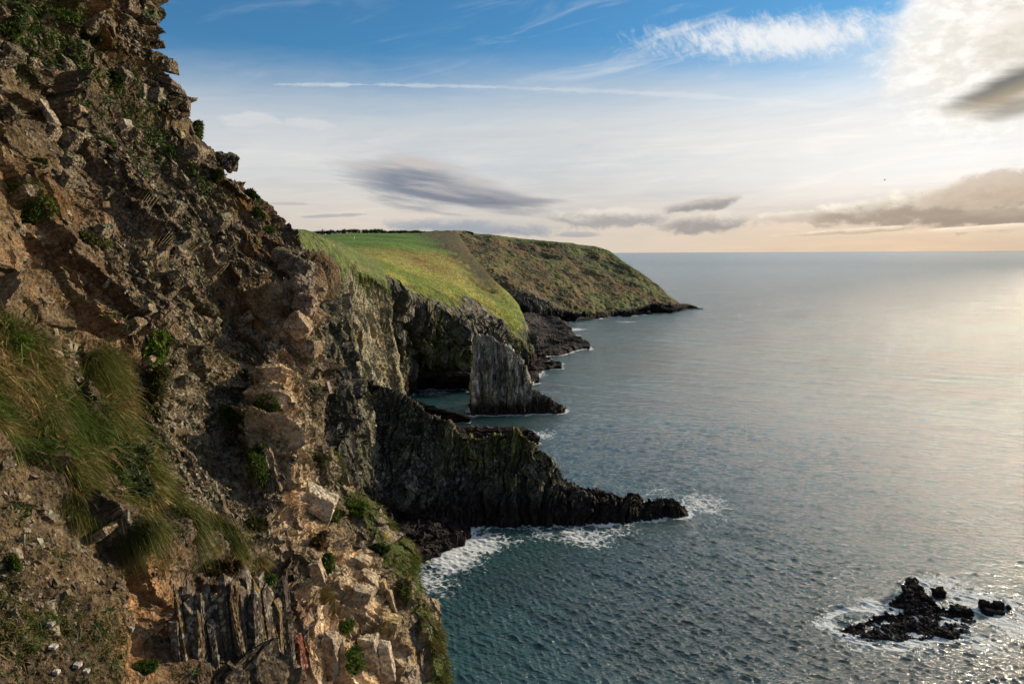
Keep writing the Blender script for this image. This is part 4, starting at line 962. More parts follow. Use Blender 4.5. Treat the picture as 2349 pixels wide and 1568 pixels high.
boulder(832, 1362, 30, 18, 26, 15, 23, 'pale slab with a sharp edge below the flat one in the rock pile', (.34, .27, .19), 0, rough=.025, group=G1)
boulder(888, 1372, 8, 62, 14, -14, 24, 'tall thin leaning slab yellow with lichen', (.30, .22, .11), 0, rough=.06, group=G1)
boulder(905, 1400, 9, 58, 14, -16, 25, 'second thin yellowish slab right of the leaning lichen slab', (.32, .25, .15), 0, rough=.06, group=G1)
boulder(890, 1432, 28, 26, 26, 25, 26, 'orange-yellow lichened block right of the slab foot', (.30, .22, .10), 0, rough=.06, group=G1)
boulder(848, 1500, 26, 62, 24, -6, 27, 'tall pale pinkish pillar block at the bottom of the cliff', (.46, .38, .27), 0, rough=.06, group=G1)
boulder(888, 1520, 18, 60, 22, -8, 28, 'tall cream pillar right of the pinkish pillar block', (.46, .38, .29), 0, rough=.06, group=G1)
boulder(760, 1500, 22, 64, 24, -5, 29, 'broad grey-tan pillar left of the bright weeds at the bottom', (.30, .23, .165), 0, rough=.06, group=G1)
boulder(735, 1330, 16, 52, 18, -16, 30, 'pale leaning pillar between dark moss cushions', (.38, .29, .20), 0, rough=.06, group=G1)
boulder(676, 1500, 26, 60, 22, -8, 33, 'dark red stained rock slab at the bottom of the cliff', (.12, .032, .02), 0, rough=.04, group=G1)
boulder(975, 1455, 16, 20, 16, 20, 31, 'yellowish knob on the edge of the grassy spur', (.20, .16, .07), .3, group=G1)
boulder(985, 1520, 14, 34, 14, -12, 32, 'pale slab on the lower edge of the grassy spur', (.34, .26, .17), .1, group=G1)
for k, (x, y, r_) in enumerate(((116, 1430, 9), (123, 1482, 9), (178, 1524, 9), (198, 1538, 7), (302, 1440, 6), (130, 1540, 8))):
    boulder(x, y, r_, r_ * .55, r_, 5, 40 + k, ('flat white pebble on the bare earth, topmost of the scattered pebbles', 'pale flake of stone on the earth below the top pebble', 'grey-white flat chip left of the rosette weed', 'small flat chip nearest the rosette weed', 'tiny white pebble right of the leafy weeds on the earth', 'pale chip low on the bare earth, left of the other flat chips')[k],
            (.50, .46, .42), 0, sink=-.3, rough=.02, name='pebble', group='pale stones on the bare earth')

# upright slates under the grass, and blocks bedded in the face above
rs = np.random.default_rng(77)
for k in range(30):
    x = 405 + k * 8.6 + rs.uniform(-3, 3); y = 1490 + rs.uniform(-35, 35) - (x - 398) * .10; cgrey = rs.uniform(.4, .95)
    boulder(x, y, rs.uniform(6, 12), rs.uniform(120, 175), rs.uniform(16, 28), rs.uniform(-6, 0), 400 + k, 'upright thin brown-grey slate slab standing in the dark row below the hanging grass',
            tuple(cgrey * v for v in ((.13, .105, .08) if rs.random() > .25 else (.17, .12, .06))), 0, rough=.16, name='slate_rock', group='upright slates below the grass ledge', sink=.05)
nb_ = 0
while nb_ < 70:
    y = rs.uniform(20, 1250); x = rs.uniform(0, sil(y) - 30)
    a_ = on_near(x, y); gi = IDX[a_[2], a_[3]]
    if NEAR['grass'].ravel()[gi] > .4 or NEAR['earth'].ravel()[gi] > .3 or NEAR['pale'].ravel()[gi] > .5: continue
    w_ = rs.uniform(10, 34); base = np.array([(.15, .12, .08), (.19, .15, .10), (.11, .09, .065), (.24, .18, .12)][rs.integers(0, 4)])
    boulder(x, y, w_, w_ * rs.uniform(.35, .7), w_ * .9, -rs.uniform(22, 60), 500 + nb_, 'angular brown rock block bedded slantwise in the steep cliff face', tuple(base), rs.uniform(0, .35), rough=.09, name='rock_block', group='blocks bedded in the cliff face', sink=.45)
    nb_ += 1

# reef off the point
G2 = 'black rocks of the offshore reef'
def sea_rock(x, yt, yb, rx, rz, seed, label, rot=0):
    b = sea(x, yb); Yc = b[1] + rz * px(b[1]) * .5; top = P(x, yt, Yc); zt = top[2]; s = px(Yc)
    o = boulder(0, 0, rx, (zt + .8) / s * .62 + .01, rz, rot, seed, label, (.018, .014, .013), 0, rough=.16, name='reef_rock', group=G2, mat=M_wet, wet=1, at=(top[0], Yc, zt * .5 - .5)); return o
LP_ = [(x, yt, .35 * YW(x, 1402) + .65 * YW(x, yt) if yt < 1390 else YW(x, 1400) + .3, 2.4, YW(x, yb)) for x, yt, yb in ((2040, 1396, 1399), (2052, 1380, 1402), (2066, 1367, 1403), (2078, 1350, 1404), (2088, 1336, 1405), (2101, 1334, 1405), (2109, 1348, 1405), (2122, 1364, 1404), (2138, 1380, 1402), (2152, 1396, 1399))]
low_ledge('reef_rock', LP_, 'tall black peaked rock, the highest of the offshore reef', ns=200, nr=150, seed=201, cat='reef rock', sc=3.0, amps=(.5, .4, .2), extra=None)
sea_rock(2155, 1349, 1368, 16, 12, 204, 'small black rock awash just right of the reef peak')
sea_rock(2206, 1392, 1410, 22, 16, 205, 'low black rock at the right end of the main reef')
sea_rock(2262, 1378, 1398, 13, 10, 206, 'round black rock, left one of the detached cluster')
sea_rock(2292, 1380, 1398, 12, 9, 207, 'round black rock, right one of the detached cluster')
sea_rock(2314, 1389, 1397, 5, 5, 208, 'tiniest black rock at the far right end of the cluster')
sea_rock(2268, 1396, 1409, 14, 8, 209, 'low black rock in front of the detached cluster')
sea_rock(2294, 1400, 1408, 14, 6, 210, 'low flat black rock at the front right of the detached cluster')
def reef(name, pts, label, seed):
    q = [(x, yt, .06 * YW(x, yb) + .94 * YW(x, yt), 1.2, YW(x, yb)) for x, yt, yb in pts]
    low_ledge(name, q, label, ns=320, nr=150, seed=seed, cat='reef', sc=2.8, amps=(.40, .42, .30), extra=None)
reef('reef', ((1932, 1452, 1456), (1950, 1444, 1460), (1985, 1432, 1466), (2020, 1420, 1466), (2060, 1414, 1468), (2100, 1404, 1468), (2140, 1398, 1464), (2175, 1404, 1464), (2205, 1410, 1452), (2232, 1414, 1424)), 'long jagged black reef slab awash in white foam below the peaked rock', 221)
low_ledge('beach_rocks', [(930, 1230, 131, 5, YW(930, 1300)), (965, 1235, 131, 5, YW(965, 1290)), (1000, 1236, 133, 4, YW(1000, 1268)), (1040, 1236, 135, 3, YW(1040, 1252)), (1062, 1240, 136, 2, YW(1062, 1246))],
          'heap of dark broken boulders on the shore of the near bay', ns=220, nr=140, seed=231, cat='rocks', sc=2.4, amps=(.9, .5, .2))
G3 = 'fallen boulders awash in the bay foam'
for k, (x, y, r_) in enumerate(((985, 1262, 14), (1012, 1250, 12), (1040, 1240, 11), (1050, 1228, 14), (965, 1285, 13), (1005, 1275, 8), (948, 1300, 12), (1075, 1230, 9))):
    b = sea(x, y)
    boulder(0, 0, r_, r_ * .7, r_, 10 * k, 240 + k, 'dark wet boulder awash in foam at the promontory foot in the bay', (.035, .022, .018), 0, rough=.12, name='shore_boulder', group=G3, mat=M_wet, wet=1, at=(b[0], b[1], .25))

# ------------------------------------------------------------------ cushion plants and weeds (things)
def cushion(x, y, rx, ry, label, cols=((.04, .075, .012), (.055, .095, .016), (.03, .055, .012)), n=2600, dens=1., lean=0, name='moss_cushion', cat='cushion plant', leaf=.05, out=.35, wild=.35, grp='green cushion plants on the near cliff'):
    pt, nn = on_any(x, y); pt = pt.astype(float); s = px(pt[1]); d0 = ray(x, y)
    pt = np.array([d0[0] * pt[1], pt[1], H + d0[2] * pt[1]]) + nn * (-.25 * min(rx, ry) * s)
    sz = np.array([rx, (rx + ry) * .5, ry]) * s
    nl = 6; lc = RNG.normal(0, .42, (nl, 3)) * sz; lr = RNG.uniform(.38, .72, nl); lc -= nn * (lc @ nn)[:, None] * .6
    u = RNG.normal(size=(n, 3)); u /= np.linalg.norm(u, axis=1, keepdims=True)
    u = u[(u @ nn) > -.35]; n = len(u); k = RNG.integers(0, nl, n)
    lump = 1 + .35 * fbm((u * 2.2 + x * .13 + k[:, None]).astype(F), 3, 501, .6)
    root = lc[k] + u * sz * (lump * lr[k] * RNG.uniform(.72, 1.0, n))[:, None]
    d = u * 1.0 + RNG.normal(0, wild, (n, 3)) + np.array([.15, 0, .05])
    L = RNG.uniform(.5, 1.5, n) * leaf * (.5 + 60 * s) * 1.5; L = np.minimum(L, sz.min() * .6)
    pc = pal(nl, *cols, j=.25)
    c = pc[k] * (1 + RNG.uniform(-.35, .35, (n, 1))); dead = RNG.random(n) < .07; c[dead] = pal(dead.sum(), (.16, .11, .05), (.10, .07, .03))
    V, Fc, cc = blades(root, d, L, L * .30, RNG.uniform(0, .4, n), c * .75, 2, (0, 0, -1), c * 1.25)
    o = mesh_obj(name, V, Fc, M_leaf, {'col': cc}); o.location = pt
    tag(o, label, cat, group=grp); return o
DK = ((.045, .085, .012), (.065, .11, .014), (.03, .055, .010)); OL = ((.075, .085, .018), (.10, .11, .03), (.05, .055, .015)); BR = ((.09, .16, .016), (.12, .20, .02), (.06, .11, .014)); BN = ((.13, .085, .035), (.09, .065, .025), (.06, .045, .02)); GY = ((.055, .085, .026), (.075, .105, .036), (.04, .06, .018))
for a in ((72, 500, 34, 42, 'large round bright green bush at the left edge on bare rock', DK), (212, 548, 40, 18, 'flat green mat on the rock right of the large left bush', OL), (360, 788, 33, 40, 'tall green moss cushion in the middle of the brown face', BR),
          (366, 872, 24, 32, 'ragged green cushion directly below the tall one in the middle', OL), (530, 953, 36, 33, 'neat round green cushion in the dark hollow', BR), (612, 935, 34, 30, 'half hidden green cushion right of the round one, beside the pale column', DK),
          (594, 1072, 36, 38, 'pair-topped dark green cushion left of the pale column', DK), (592, 1032, 14, 13, 'small green knob sitting on the dark cushion left of the pale column', DK), (728, 1052, 20, 15, 'small cushion on the right side of the pale column', OL),
          (588, 1205, 20, 28, 'green cushion on the face below the dark pair-topped cushion', OL), (612, 1328, 27, 24, 'dark cushion at the top of the upright slates', DK), (770, 1402, 42, 38, 'big dark rounded cushion among the lower pillars', DK),
          (803, 1528, 32, 44, 'dark cushion at the bottom between the pillars', DK), (748, 1292, 16, 26, 'narrow dark cushion under the brown tussock', DK), (452, 302, 18, 17, 'green clump on the skyline between rounded boulder and dark boulder', DK),
          (500, 400, 12, 14, 'small clump just below the dark skyline boulder', OL), (578, 452, 14, 12, 'dark knob plant on the skyline right of the ochre patch', DK), (595, 488, 12, 10, 'lower dark knob plant near the end of the skyline', DK), (618, 530, 12, 9, 'smallest dark knob plant near the cliff shoulder', DK),
          (265, 186, 20, 14, 'mossy clump in the upper slope beside dark stones', DK), (298, 180, 13, 14, 'darker clump right of the mossy upper clump', DK), (232, 326, 16, 13, 'green clump in the middle of the upper slope', DK), (92, 370, 14, 8, 'small green mat in the upper left rocks', DK),
          (345, 402, 30, 9, 'thin green mat across the upper face', OL), (110, 28, 60, 13, 'long green strip of low plants near the top left', DK), (210, 95, 34, 14, 'green strip of plants on the slope below the top', DK), (20, 70, 16, 14, 'green clump at the upper left corner', DK),
          (30, 1300, 24, 24, 'dark green bush at the left edge low down', DK), (330, 1528, 26, 12, 'dark green mat at the bottom edge on the earth', DK), (820, 1168, 34, 15, 'bright grass-green mat on the spur top', BR), (776, 1100, 11, 15, 'little cushion on the edge beside the pale column foot', OL),
          (765, 1185, 12, 18, 'small dark plant left of the bright mat', DK), (790, 1440, 22, 34, 'leafy green plants between the cream pillars', BR), (258, 1040, 80, 44, 'broad grey-green leafy shrub in the middle of the long grass', GY), (300, 1100, 48, 40, 'lower half of the grey-green leafy growth in the grass', GY),
          (20, 800, 40, 40, 'bright green shrub at the left edge above the long grass', BR), (350, 950, 22, 50, 'upright green plant at the right edge of the upper grass', OL), (100, 860, 20, 34, 'green plant on the upper edge of the long grass', BR),
          (505, 1310, 42, 28, 'dark twiggy dead clump hanging over the upright slates', BN), (725, 1248, 22, 20, 'brown shaggy tussock above the narrow dark cushion', BN), (860, 1262, 26, 16, 'dark green mat on the spur above the lichen slabs', DK), (925, 1350, 18, 30, 'green plants on the spur edge', OL)):
    big = a[2] * a[3] > 1500
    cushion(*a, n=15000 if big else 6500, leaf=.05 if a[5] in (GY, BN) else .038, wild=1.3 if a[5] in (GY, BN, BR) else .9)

def tussock(x, y, w_, L, n, label, cols, wind=(.7, -.2, -.4), seed=0):
    pt, nn = on_any(x, y); pt = pt.astype(float); s = px(pt[1])
    root = RNG.normal(0, 1, (n, 3)) * np.array([w_, w_ * .6, w_ * .5]) * s
    root -= nn * (root @ nn)[:, None] * .8
    d = np.array(wind) + nn * .5 + RNG.normal(0, .28, (n, 3)) + root / (w_ * s) * .15
    ln = RNG.uniform(.5, 1.2, n) * L * s; c = pal(n, *cols)
    V, Fc, cc = blades(root, d, ln, RNG.uniform(.6, 1.2, n) * .9 * s, RNG.uniform(.2, .8, n), c * .75, 4, (.1, 0, -.9), c * 1.3)
    o = mesh_obj('grass_tussock', V, Fc, M_dry, {'col': cc}); o.location = pt; tag(o, label, 'tussock', group='hanging grass tussocks on the near cliff')
GG = ((.09, .11, .02), (.13, .12, .035), (.07, .09, .018)); GB = ((.20, .14, .05), (.14, .10, .035), (.10, .10, .02), (.26, .19, .08))
tussock(440, 1170, 34, 95, 3800, 'long drooping tussock at the right tip of the grass ledge', GB, (.5, -.2, -.9))
tussock(385, 1180, 30, 95, 3400, 'dense drooping tussock left of the tip of the grass ledge', GG, (.5, -.2, -.9))
tussock(500, 1210, 26, 70, 2600, 'brighter green tussock over the twiggy dead clump', GG, (.4, -.2, -.7))
tussock(225, 830, 28, 60, 2400, 'upper tussock at the head of the long grass', GG)
tussock(20, 420, 22, 40, 1800, 'yellow-green tussock at the left edge high up', GG)
tussock(720, 1235, 14, 46, 1500, 'small brown tussock hanging under the pale block', GB, (-.2, -.3, -.9))
tussock(755, 1375, 26, 44, 2000, 'dry brown tussock on top of the big dark cushion', GB, (-.3, -.2, -.4))
tussock(590, 1290, 16, 40, 1200, 'thin dry tussock above the slate top', GB, (.4, -.2, -.6))

tussock(165, 1150, 32, 48, 2400, 'shaggy tussock hanging over the left part of the earth hollow', GG, (.4, -.2, -.9))
tussock(235, 1180, 34, 50, 2600, 'long straw-coloured tussock hanging over the middle of the earth hollow', GB, (.4, -.2, -.9))
tussock(300, 1215, 34, 52, 2600, 'shaggy tussock hanging over the right part of the earth hollow', GG, (.4, -.2, -.9))
tussock(350, 1240, 28, 50, 2200, 'straw tussock between the earth hollow and the slates', GB, (.4, -.2, -.9))

def earth_grass():
    w = np.clip(NEAR['earth'].ravel() * 1.3 * (fbm(NV.astype(F) * 1.6, 3, 461) + .12), 0, 1); cols = np.tile(np.arange(NEAR['G'].shape[1]), NEAR['G'].shape[0]); w[cols > 700] = 0
    w *= NV[:, 1] ** 2; w /= w.sum(); nt = 420; n = 14000; ci = RNG.choice(len(w), nt, p=w); k = RNG.integers(0, nt, n)
    root = NV[ci][k] + RNG.normal(0, .03, (n, 3)); d = NN[ci][k] * .7 + np.array([.3, 0, .1]) + RNG.normal(0, .5, (n, 3))
    c = pal(nt, (.06, .085, .018), (.09, .10, .025), (.14, .10, .04), (.05, .07, .015))[k] * RNG.uniform(.7, 1.3, (n, 1))
    V, Fc, cc = blades(root, d, RNG.uniform(.03, .12, n), RNG.uniform(.004, .012, n), RNG.uniform(.1, .7, n), c * .8, 2, (0, 0, -1), c * 1.2)
    tag(mesh_obj('grass', V, Fc, M_leaf, {'col': cc}), 'sparse low tufts on the bare earth at the bottom left', 'grass', kind='stuff')
earth_grass()

def rosette(x, y, r_, label, n=34, col=((.14, .22, .045), (.10, .17, .03))):
    pt, nn = on_any(x, y); pt = pt.astype(float); s = px(pt[1]); a = RNG.uniform(0, 6.28, n)
    e1 = np.cross(nn, [0, 1, .3]); e1 /= np.linalg.norm(e1); e2 = np.cross(nn, e1)
    d = np.cos(a)[:, None] * e1 + np.sin(a)[:, None] * e2 + nn * RNG.uniform(.15, .9, n)[:, None]
    V, Fc, cc = blades(np.zeros((n, 3)) + nn * .01, d, RNG.uniform(.7, 1.1, n) * r_ * s, np.full(n, r_ * s * .2), RNG.uniform(.1, .5, n), pal(n, *col), 4)
    o = mesh_obj('leafy_weed', V, Fc, M_leaf, {'col': cc}); o.location = pt + nn * .01; tag(o, label, 'weed', group='leafy weeds on the bare earth')
rosette(222, 1508, 26, 'star-shaped green rosette weed low on the bare earth')
for k, (x, y, r_) in enumerate(((175, 1452, 16), (195, 1440, 15), (205, 1468, 17), (232, 1478, 18), (255, 1484, 17), (270, 1472, 13), (185, 1478, 14))):
    rosette(x, y, r_, ('leftmost bright weed of the leafy patch on the earth', 'topmost bright weed of the leafy patch', 'bright weed in the middle of the leafy patch', 'bright weed just above the star-shaped rosette', 'bright weed right of the leafy patch middle', 'rightmost small weed of the leafy patch', 'lower left weed of the leafy patch')[k], 26, ((.09, .17, .02), (.07, .13, .018), (.12, .20, .03)))

# ------------------------------------------------------------------ on the plateau
def shrub(x, y, w_, h_, k):
    Y = 560.; b = P(x, y, Y); s = px(Y); n = 420; r = empty('shrub', b)
    cen = RNG.normal(0, 1, (9, 3)) * np.array([w_ * .3, w_ * .3, h_ * .16]) * s + np.array([0, 0, h_ * .5 * s])
    root = cen[RNG.integers(0, 9, n)] + RNG.normal(0, 1, (n, 3)) * np.array([w_ * .16, w_ * .16, h_ * .16]) * s
    root[:, 2] = np.maximum(root[:, 2], -.2)
    c = pal(n, (.030, .042, .014), (.045, .055, .02), (.06, .05, .03))
    V, Fc, cc = blades(root, RNG.normal(0, 1, (n, 3)) + [0, 0, .6], RNG.uniform(.4, 1.1, n), np.full(n, .32), np.zeros(n), c, 2)
    mesh_obj('leaves', V, Fc, M_leaf, {'col': cc}, parent=r)
    m_ = 26; rt = RNG.normal(0, 1, (m_, 3)) * np.array([w_ * .25, w_ * .25, 0]) * s - np.array([0, 0, .5])
    V, Fc, cc = blades(rt, RNG.normal(0, .3, (m_, 3)) + [.2, 0, 1], RNG.uniform(.8, 1.25, m_) * h_ * s * 1.25, np.full(m_, .14), np.zeros(m_), pal(m_, (.05, .04, .03)), 3)
    mesh_obj('twigs', V, Fc, M_leaf, {'col': cc}, parent=r)['kind'] = 'stuff'
    tag(r, 'low dark windswept shrub in the row along the skyline of the mown plateau', 'shrub', group='windswept shrubs on the plateau skyline')
for k in range(30):
    x = 726 + k * 8.2 + RNG.uniform(-2, 2); big = x < 880
    shrub(x, 537 - min(max(k - 3, 0), 6) * .55, RNG.uniform(9, 13), (RNG.uniform(6, 9) if big else RNG.uniform(2.5, 5)) , k)

def ruin():
    Y = 800.; s = px(Y); r = empty('stone_wall', P(1062, 534, Y)); n = 60
    xs = np.linspace(-21, 24, n); rg = np.random.default_rng(4)
    hh = np.interp(xs, [-21, -20, -8, 2, 14, 24], [5, 5.5, 4.2, 4.8, 3.6, .6]) * (1 + rg.uniform(-.12, .12, n))
    V = []; Fc = []
    for i in range(n):
        for (yy, zz) in ((-1.2, -4), (-1.1, hh[i] * s), (1.1, hh[i] * s), (1.2, -4)): V.append((xs[i] * s, yy, zz))
    for i in range(n - 1):
        for j in range(3): Fc.append((i * 4 + j, i * 4 + j + 1, i * 4 + 5 + j, i * 4 + 4 + j))
    Fc.append((0, 3, 2, 1)); Fc.append((n * 4 - 4, n * 4 - 3, n * 4 - 2, n * 4 - 1))
    mesh_obj('wall', V, Fc, M_far, {'col': np.tile([.06, .055, .045], (len(V), 1)), 'lich': np.zeros(len(V))}, parent=r)
    tag(r, 'low dark ruined wall on the skyline where the plateau ends', 'wall')
ruin()
def prim(name, parts, mat_col, label, cat, loc, rough=.6):
    m, t = mat_new(name); nz_ = t.noise(t.n('ShaderNodeNewGeometry').outputs['Position'], 3., 3)
    t.n('ShaderNodeOutputMaterial', ins={0: t.n('ShaderNodeBsdfPrincipled', ins={'Base Color': t.mix(nz_, tuple(.8 * v for v in mat_col), mat_col), 'Roughness': rough})})
    import bmesh
    root = None
    for k, (pn, fn) in enumerate(parts):
        bm = bmesh.new(); fn(bm); me = bpy.data.meshes.new(pn); bm.to_mesh(me); bm.free(); me.materials.append(m)
        o = bpy.data.objects.new(pn, me); C.objects.link(o)
        if root is None: root = empty(name, loc)
        o.parent = root
    tag(root, label, cat); return root
def tube(bm, a, b, r1, r2, seg=8):
    import bmesh
    a, b = Vector(a), Vector(b); d = b - a; q = d.to_track_quat('Z', 'Y').to_matrix().to_4x4()
    bmesh.ops.create_cone(bm, cap_ends=True, segments=seg, radius1=r1, radius2=r2, depth=d.length, matrix=Matrix.Translation((a + b) / 2) @ q)
pl = P(966, 540, 520)
prim('marker_post', (('post', lambda bm: tube(bm, (0, 0, -1), (0, 0, 2.6), .28, .22)), ('cap', lambda bm: tube(bm, (0, 0, 2.6), (0, 0, 3.0), .45, .30))), (.05, .06, .04), 'thin dark post standing on the mown plateau', 'post', pl + np.array([0, 0, .3]))
pl = P(812, 548, 470)
prim('tee_marker', (('board', lambda bm: tube(bm, (0, 0, .3), (0, 0, 1.2), .45, .45)), ('foot', lambda bm: tube(bm, (0, 0, -1), (0, 0, .3), .2, .2))), (.8, .8, .76), 'tiny white marker on the mown grass of the plateau', 'marker', pl + np.array([0, 0, .3]))

# ------------------------------------------------------------------ gulls
def gull(x, y, Y, span, yaw, bank, flap, col, dark, label):
    """body and tail as one skin, each wing a bent tapering blade with thickness"""
    loc = P(x, y, Y); r = empty('gull', loc); sc = span / 1.3
    # body: rings along the flight axis (+y is forward)
    ring = [(-.34, .004, .0), (-.26, .035, .0), (-.12, .062, -.005), (.02, .075, -.01), (.12, .062, 0), (.19, .038, .012), (.235, .040, .018), (.27, .030, .016), (.30, .012, .008), (.335, .003, .0)]
    V = []; Fc = []
    for (yy, rr, zz) in ring:
        for k in range(10):
            a = k / 10 * 2 * math.pi; V.append((rr * math.cos(a) * (1.8 if yy < -.25 else 1), yy, zz + rr * math.sin(a) * (.4 if yy < -.25 else 1)))
    for i in range(len(ring) - 1):
        for k in range(10): Fc.append((i * 10 + k, i * 10 + (k + 1) % 10, (i + 1) * 10 + (k + 1) % 10, (i + 1) * 10 + k))
    b = mesh_obj('body', np.array(V) * sc, Fc, M_bird, {'col': np.tile(col, (len(V), 1))}, parent=r, smooth=True)
    for s_ in (-1, 1):
        st = [(0.03, .10, -.07, .02), (.20, .13, -.05, .02 + .12 * flap), (.34, .12, -.01, .02 + .17 * flap), (.48, .06, -.03, .02 + .12 * flap), (.60, .0, -.06, .02 + .04 * flap), (.66, -.07, -.085, .02)]
        V = []; Fc = []
        for (xx, le, te, zz) in st:
            for (yy, dz) in ((le, 0), ((le + te) / 2, .008), (te, 0), ((le + te) / 2, -.004)): V.append((s_ * xx, yy + .03, zz + dz))
        for i in range(len(st) - 1):
            for k in range(4): Fc.append((i * 4 + k, i * 4 + (k + 1) % 4, (i + 1) * 4 + (k + 1) % 4, (i + 1) * 4 + k))
        cc = np.array([np.array(col) * (1 if st[i // 4][0] < .5 else 0) + np.array(dark) * (0 if st[i // 4][0] < .5 else 1) for i in range(len(V))])
        mesh_obj('wing', np.array(V) * sc, Fc, M_bird, {'col': cc}, parent=r, smooth=True)
    r.rotation_euler = (0, R(bank), R(yaw)); tag(r, label, 'gull', group='flying gulls')
M_bird = leaf_mat('feathers', .1)
gull(779, 980, 108, 1.35, 65, -28, 1.0, (.78, .78, .76), (.25, .25, .26), 'white gull gliding in front of the dark cliff')
gull(2030, 413, 190, 1.2, 75, 18, 1.1, (.09, .085, .08), (.03, .03, .03), 'dark silhouetted gull with spread wings in the bright sky')
gull(2115, 443, 330, 1.1, 60, -10, .6, (.09, .085, .08), (.03, .03, .03), 'smaller distant dark gull just above the low cloud bank')
# ------------------------------------------------------------------ sea
def build_sea():
    vs = np.concatenate([np.linspace(800, 400, 860), np.linspace(400, 275, 300)[1:], 253.6 + np.geomspace(21, .35, 150)[1:]])
    us = np.linspace(-45, 45, 1350)
    dep = (vs - 253.6) / 683                             # tan of depression, roughly
    dist = H / np.tan(np.arctan((vs - 341.5) / 683) + (R(7.4) if True else 0)); dist = np.where(dist > 0, dist, 3e5)
    dist = np.minimum(np.maximum.accumulate(dist), 3e5); dist[-1] = 3e5
    a = np.radians(us)
    X = dist[:, None] * np.sin(a)[None, :]; Y = dist[:, None] * np.cos(a)[None, :]
    # sum of wind waves, only those the mesh can carry at that distance
    sp = np.maximum(np.gradient(dist), dist * math.radians(90 / 1350))[:, None]
    Z = np.zeros_like(X); rg = np.random.default_rng(3)
    DX = np.zeros_like(X); DY = np.zeros_like(X)
    for k in range(90):
        lam = .62 * (1.045 ** k) * rg.uniform(.93, 1.07)
        th = R(-116) + rg.normal(0, .36)                 # travelling from the open sea towards the shore
        kk = 2 * math.pi / lam; amp = .0114 * lam * (1 if lam < 1.45 else (1.45 / lam) ** 1.15)
        att = sst(lam / sp, 2.2, 4.0)
        if att.max() < .01: continue
        ph = kk * (X * math.cos(th) + Y * math.sin(th)) + rg.uniform(0, 6.28)
        Z += att * amp * np.sin(ph); DX += att * amp * .8 * math.cos(th) * np.cos(ph); DY += att * amp * .8 * math.sin(th) * np.cos(ph)
    pz = np.stack([X, Y, Z * 0], -1).astype(F)
    for lam, a_, th in ((13., .05, -1.95), (19., .07, -2.25)):
        ph = 2 * math.pi / lam * (X * math.cos(th) + Y * math.sin(th)); att = sst(lam / sp, 2.2, 4.5); Z += att * a_ * np.sin(ph + .8 * np.sin(X * .03 + Y * .017))
    gust = .75 + .5 * sst(fbm(pz * .012, 4, 7, .6), -.35, .35)
    Z *= gust
    pts = np.concatenate(COAST); pts = pts[pts[:, 1] < 800]
    from mathutils import kdtree
    kd = kdtree.KDTree(len(pts))
    for i, q in enumerate(pts): kd.insert((q[0], q[1], 0), i)
    kd.balance()
    gxs = np.arange(-70, 141, 1.5); gys = np.arange(60, 800, 1.5)
    DG = np.array([[kd.find((a_, b_, 0))[2] for b_ in gys] for a_ in gxs])
    fx = np.clip((X + 70) / 1.5, 0, len(gxs) - 1.01); fy = np.clip((Y - 60) / 1.5, 0, len(gys) - 1.01); ix = fx.astype(int); iy = fy.astype(int); fx = fx - ix; fy = fy - iy
    dd = DG[ix, iy] * (1 - fx) * (1 - fy) + DG[ix + 1, iy] * fx * (1 - fy) + DG[ix, iy + 1] * (1 - fx) * fy + DG[ix + 1, iy + 1] * fx * fy
    w = .9 + dist[:, None] * .005
    foam = np.where((X < 138) & (Y < 790), np.exp(-(dd / w) ** 1.2), 0).astype(F)
    def fz(x, y, r, k, sy=1.0):
        c = sea(x, y); return k * np.exp(-(((X - c[0]) ** 2 + ((Y - c[1]) / sy) ** 2) / (r * r)))
    n = fbm(pz * .07, 4, 9, .6)
    calm = nz = 0
    foam = foam * (1.0 + 1.1 * n)
    for z_ in ((1600, 1150, 9, .75), (1680, 1180, 10, .5), (1520, 1130, 7, .6), (1350, 1230, 7, .7), (1260, 1220, 7, .7), (1430, 1215, 6, .6), (1030, 1285, 7, .95), (1090, 1245, 6, .85), (990, 1335, 7, .8), (1010, 1375, 6, .5), (1060, 1300, 5, .6), (1180, 1245, 6, .5), (1130, 1235, 5, .7), (1320, 1225, 6, .8),
               (1230, 995, 8, .8), (1280, 1040, 6, .5), (1235, 860, 7, .6), (1280, 1060, 6, .5), (1440, 738, 14, .6), (1310, 755, 12, .9), (1305, 770, 9, .9), (1000, 900, 9, .7),
               (2130, 1340, 5.6, 0.75), (2230, 1370, 5.1, 0.86), (2330, 1440, 5.6, 0.86), (2320, 1380, 5.1, 0.65), (2400, 1480, 6.1, 0.54), (1900, 1430, 3.2, 0.81), (1960, 1480, 3.2, 0.65), (2100, 1480, 4.0, 0.65), (2250, 1470, 5.1, 0.75), (2000, 1390, 3.6, 0.81), (2180, 1330, 4.0, 0.65), (1930, 1350, 3.4, 0.43)):
        foam = np.maximum(foam, fz(z_[0], z_[1], z_[2] * 1.35, z_[3]) * (1 + .6 * n))
    for (x_, y_, r_, wd, k_) in ((2000, 1440, 6.6, 1.1, .9), (2000, 1440, 8.6, .6, .5), (2200, 1400, 9.5, 1.0, .7), (2330, 1400, 6.5, 1.0, .7), (2200, 1352, 4.0, .6, .7)):
        c_ = sea(x_, y_); rr = np.hypot(X - c_[0], (Y - c_[1]) * 1.1) + 1.2 * n; foam = np.maximum(foam, k_ * np.exp(-((rr - r_) / wd) ** 2) * (1 + .8 * n))
    Xd = X + DX * gust; Yd = Y + DY * gust
    G = np.stack([Xd, Yd, Z], -1)
    m, t = mat_new('sea_water')
    pos = t.n('ShaderNodeNewGeometry').outputs['Position']
    cd = t.m('MULTIPLY', t.n('ShaderNodeVectorMath', operation='LENGTH', ins={0: pos}).outputs['Value'], 1.0)
    fo = t.attr('foam', 2)
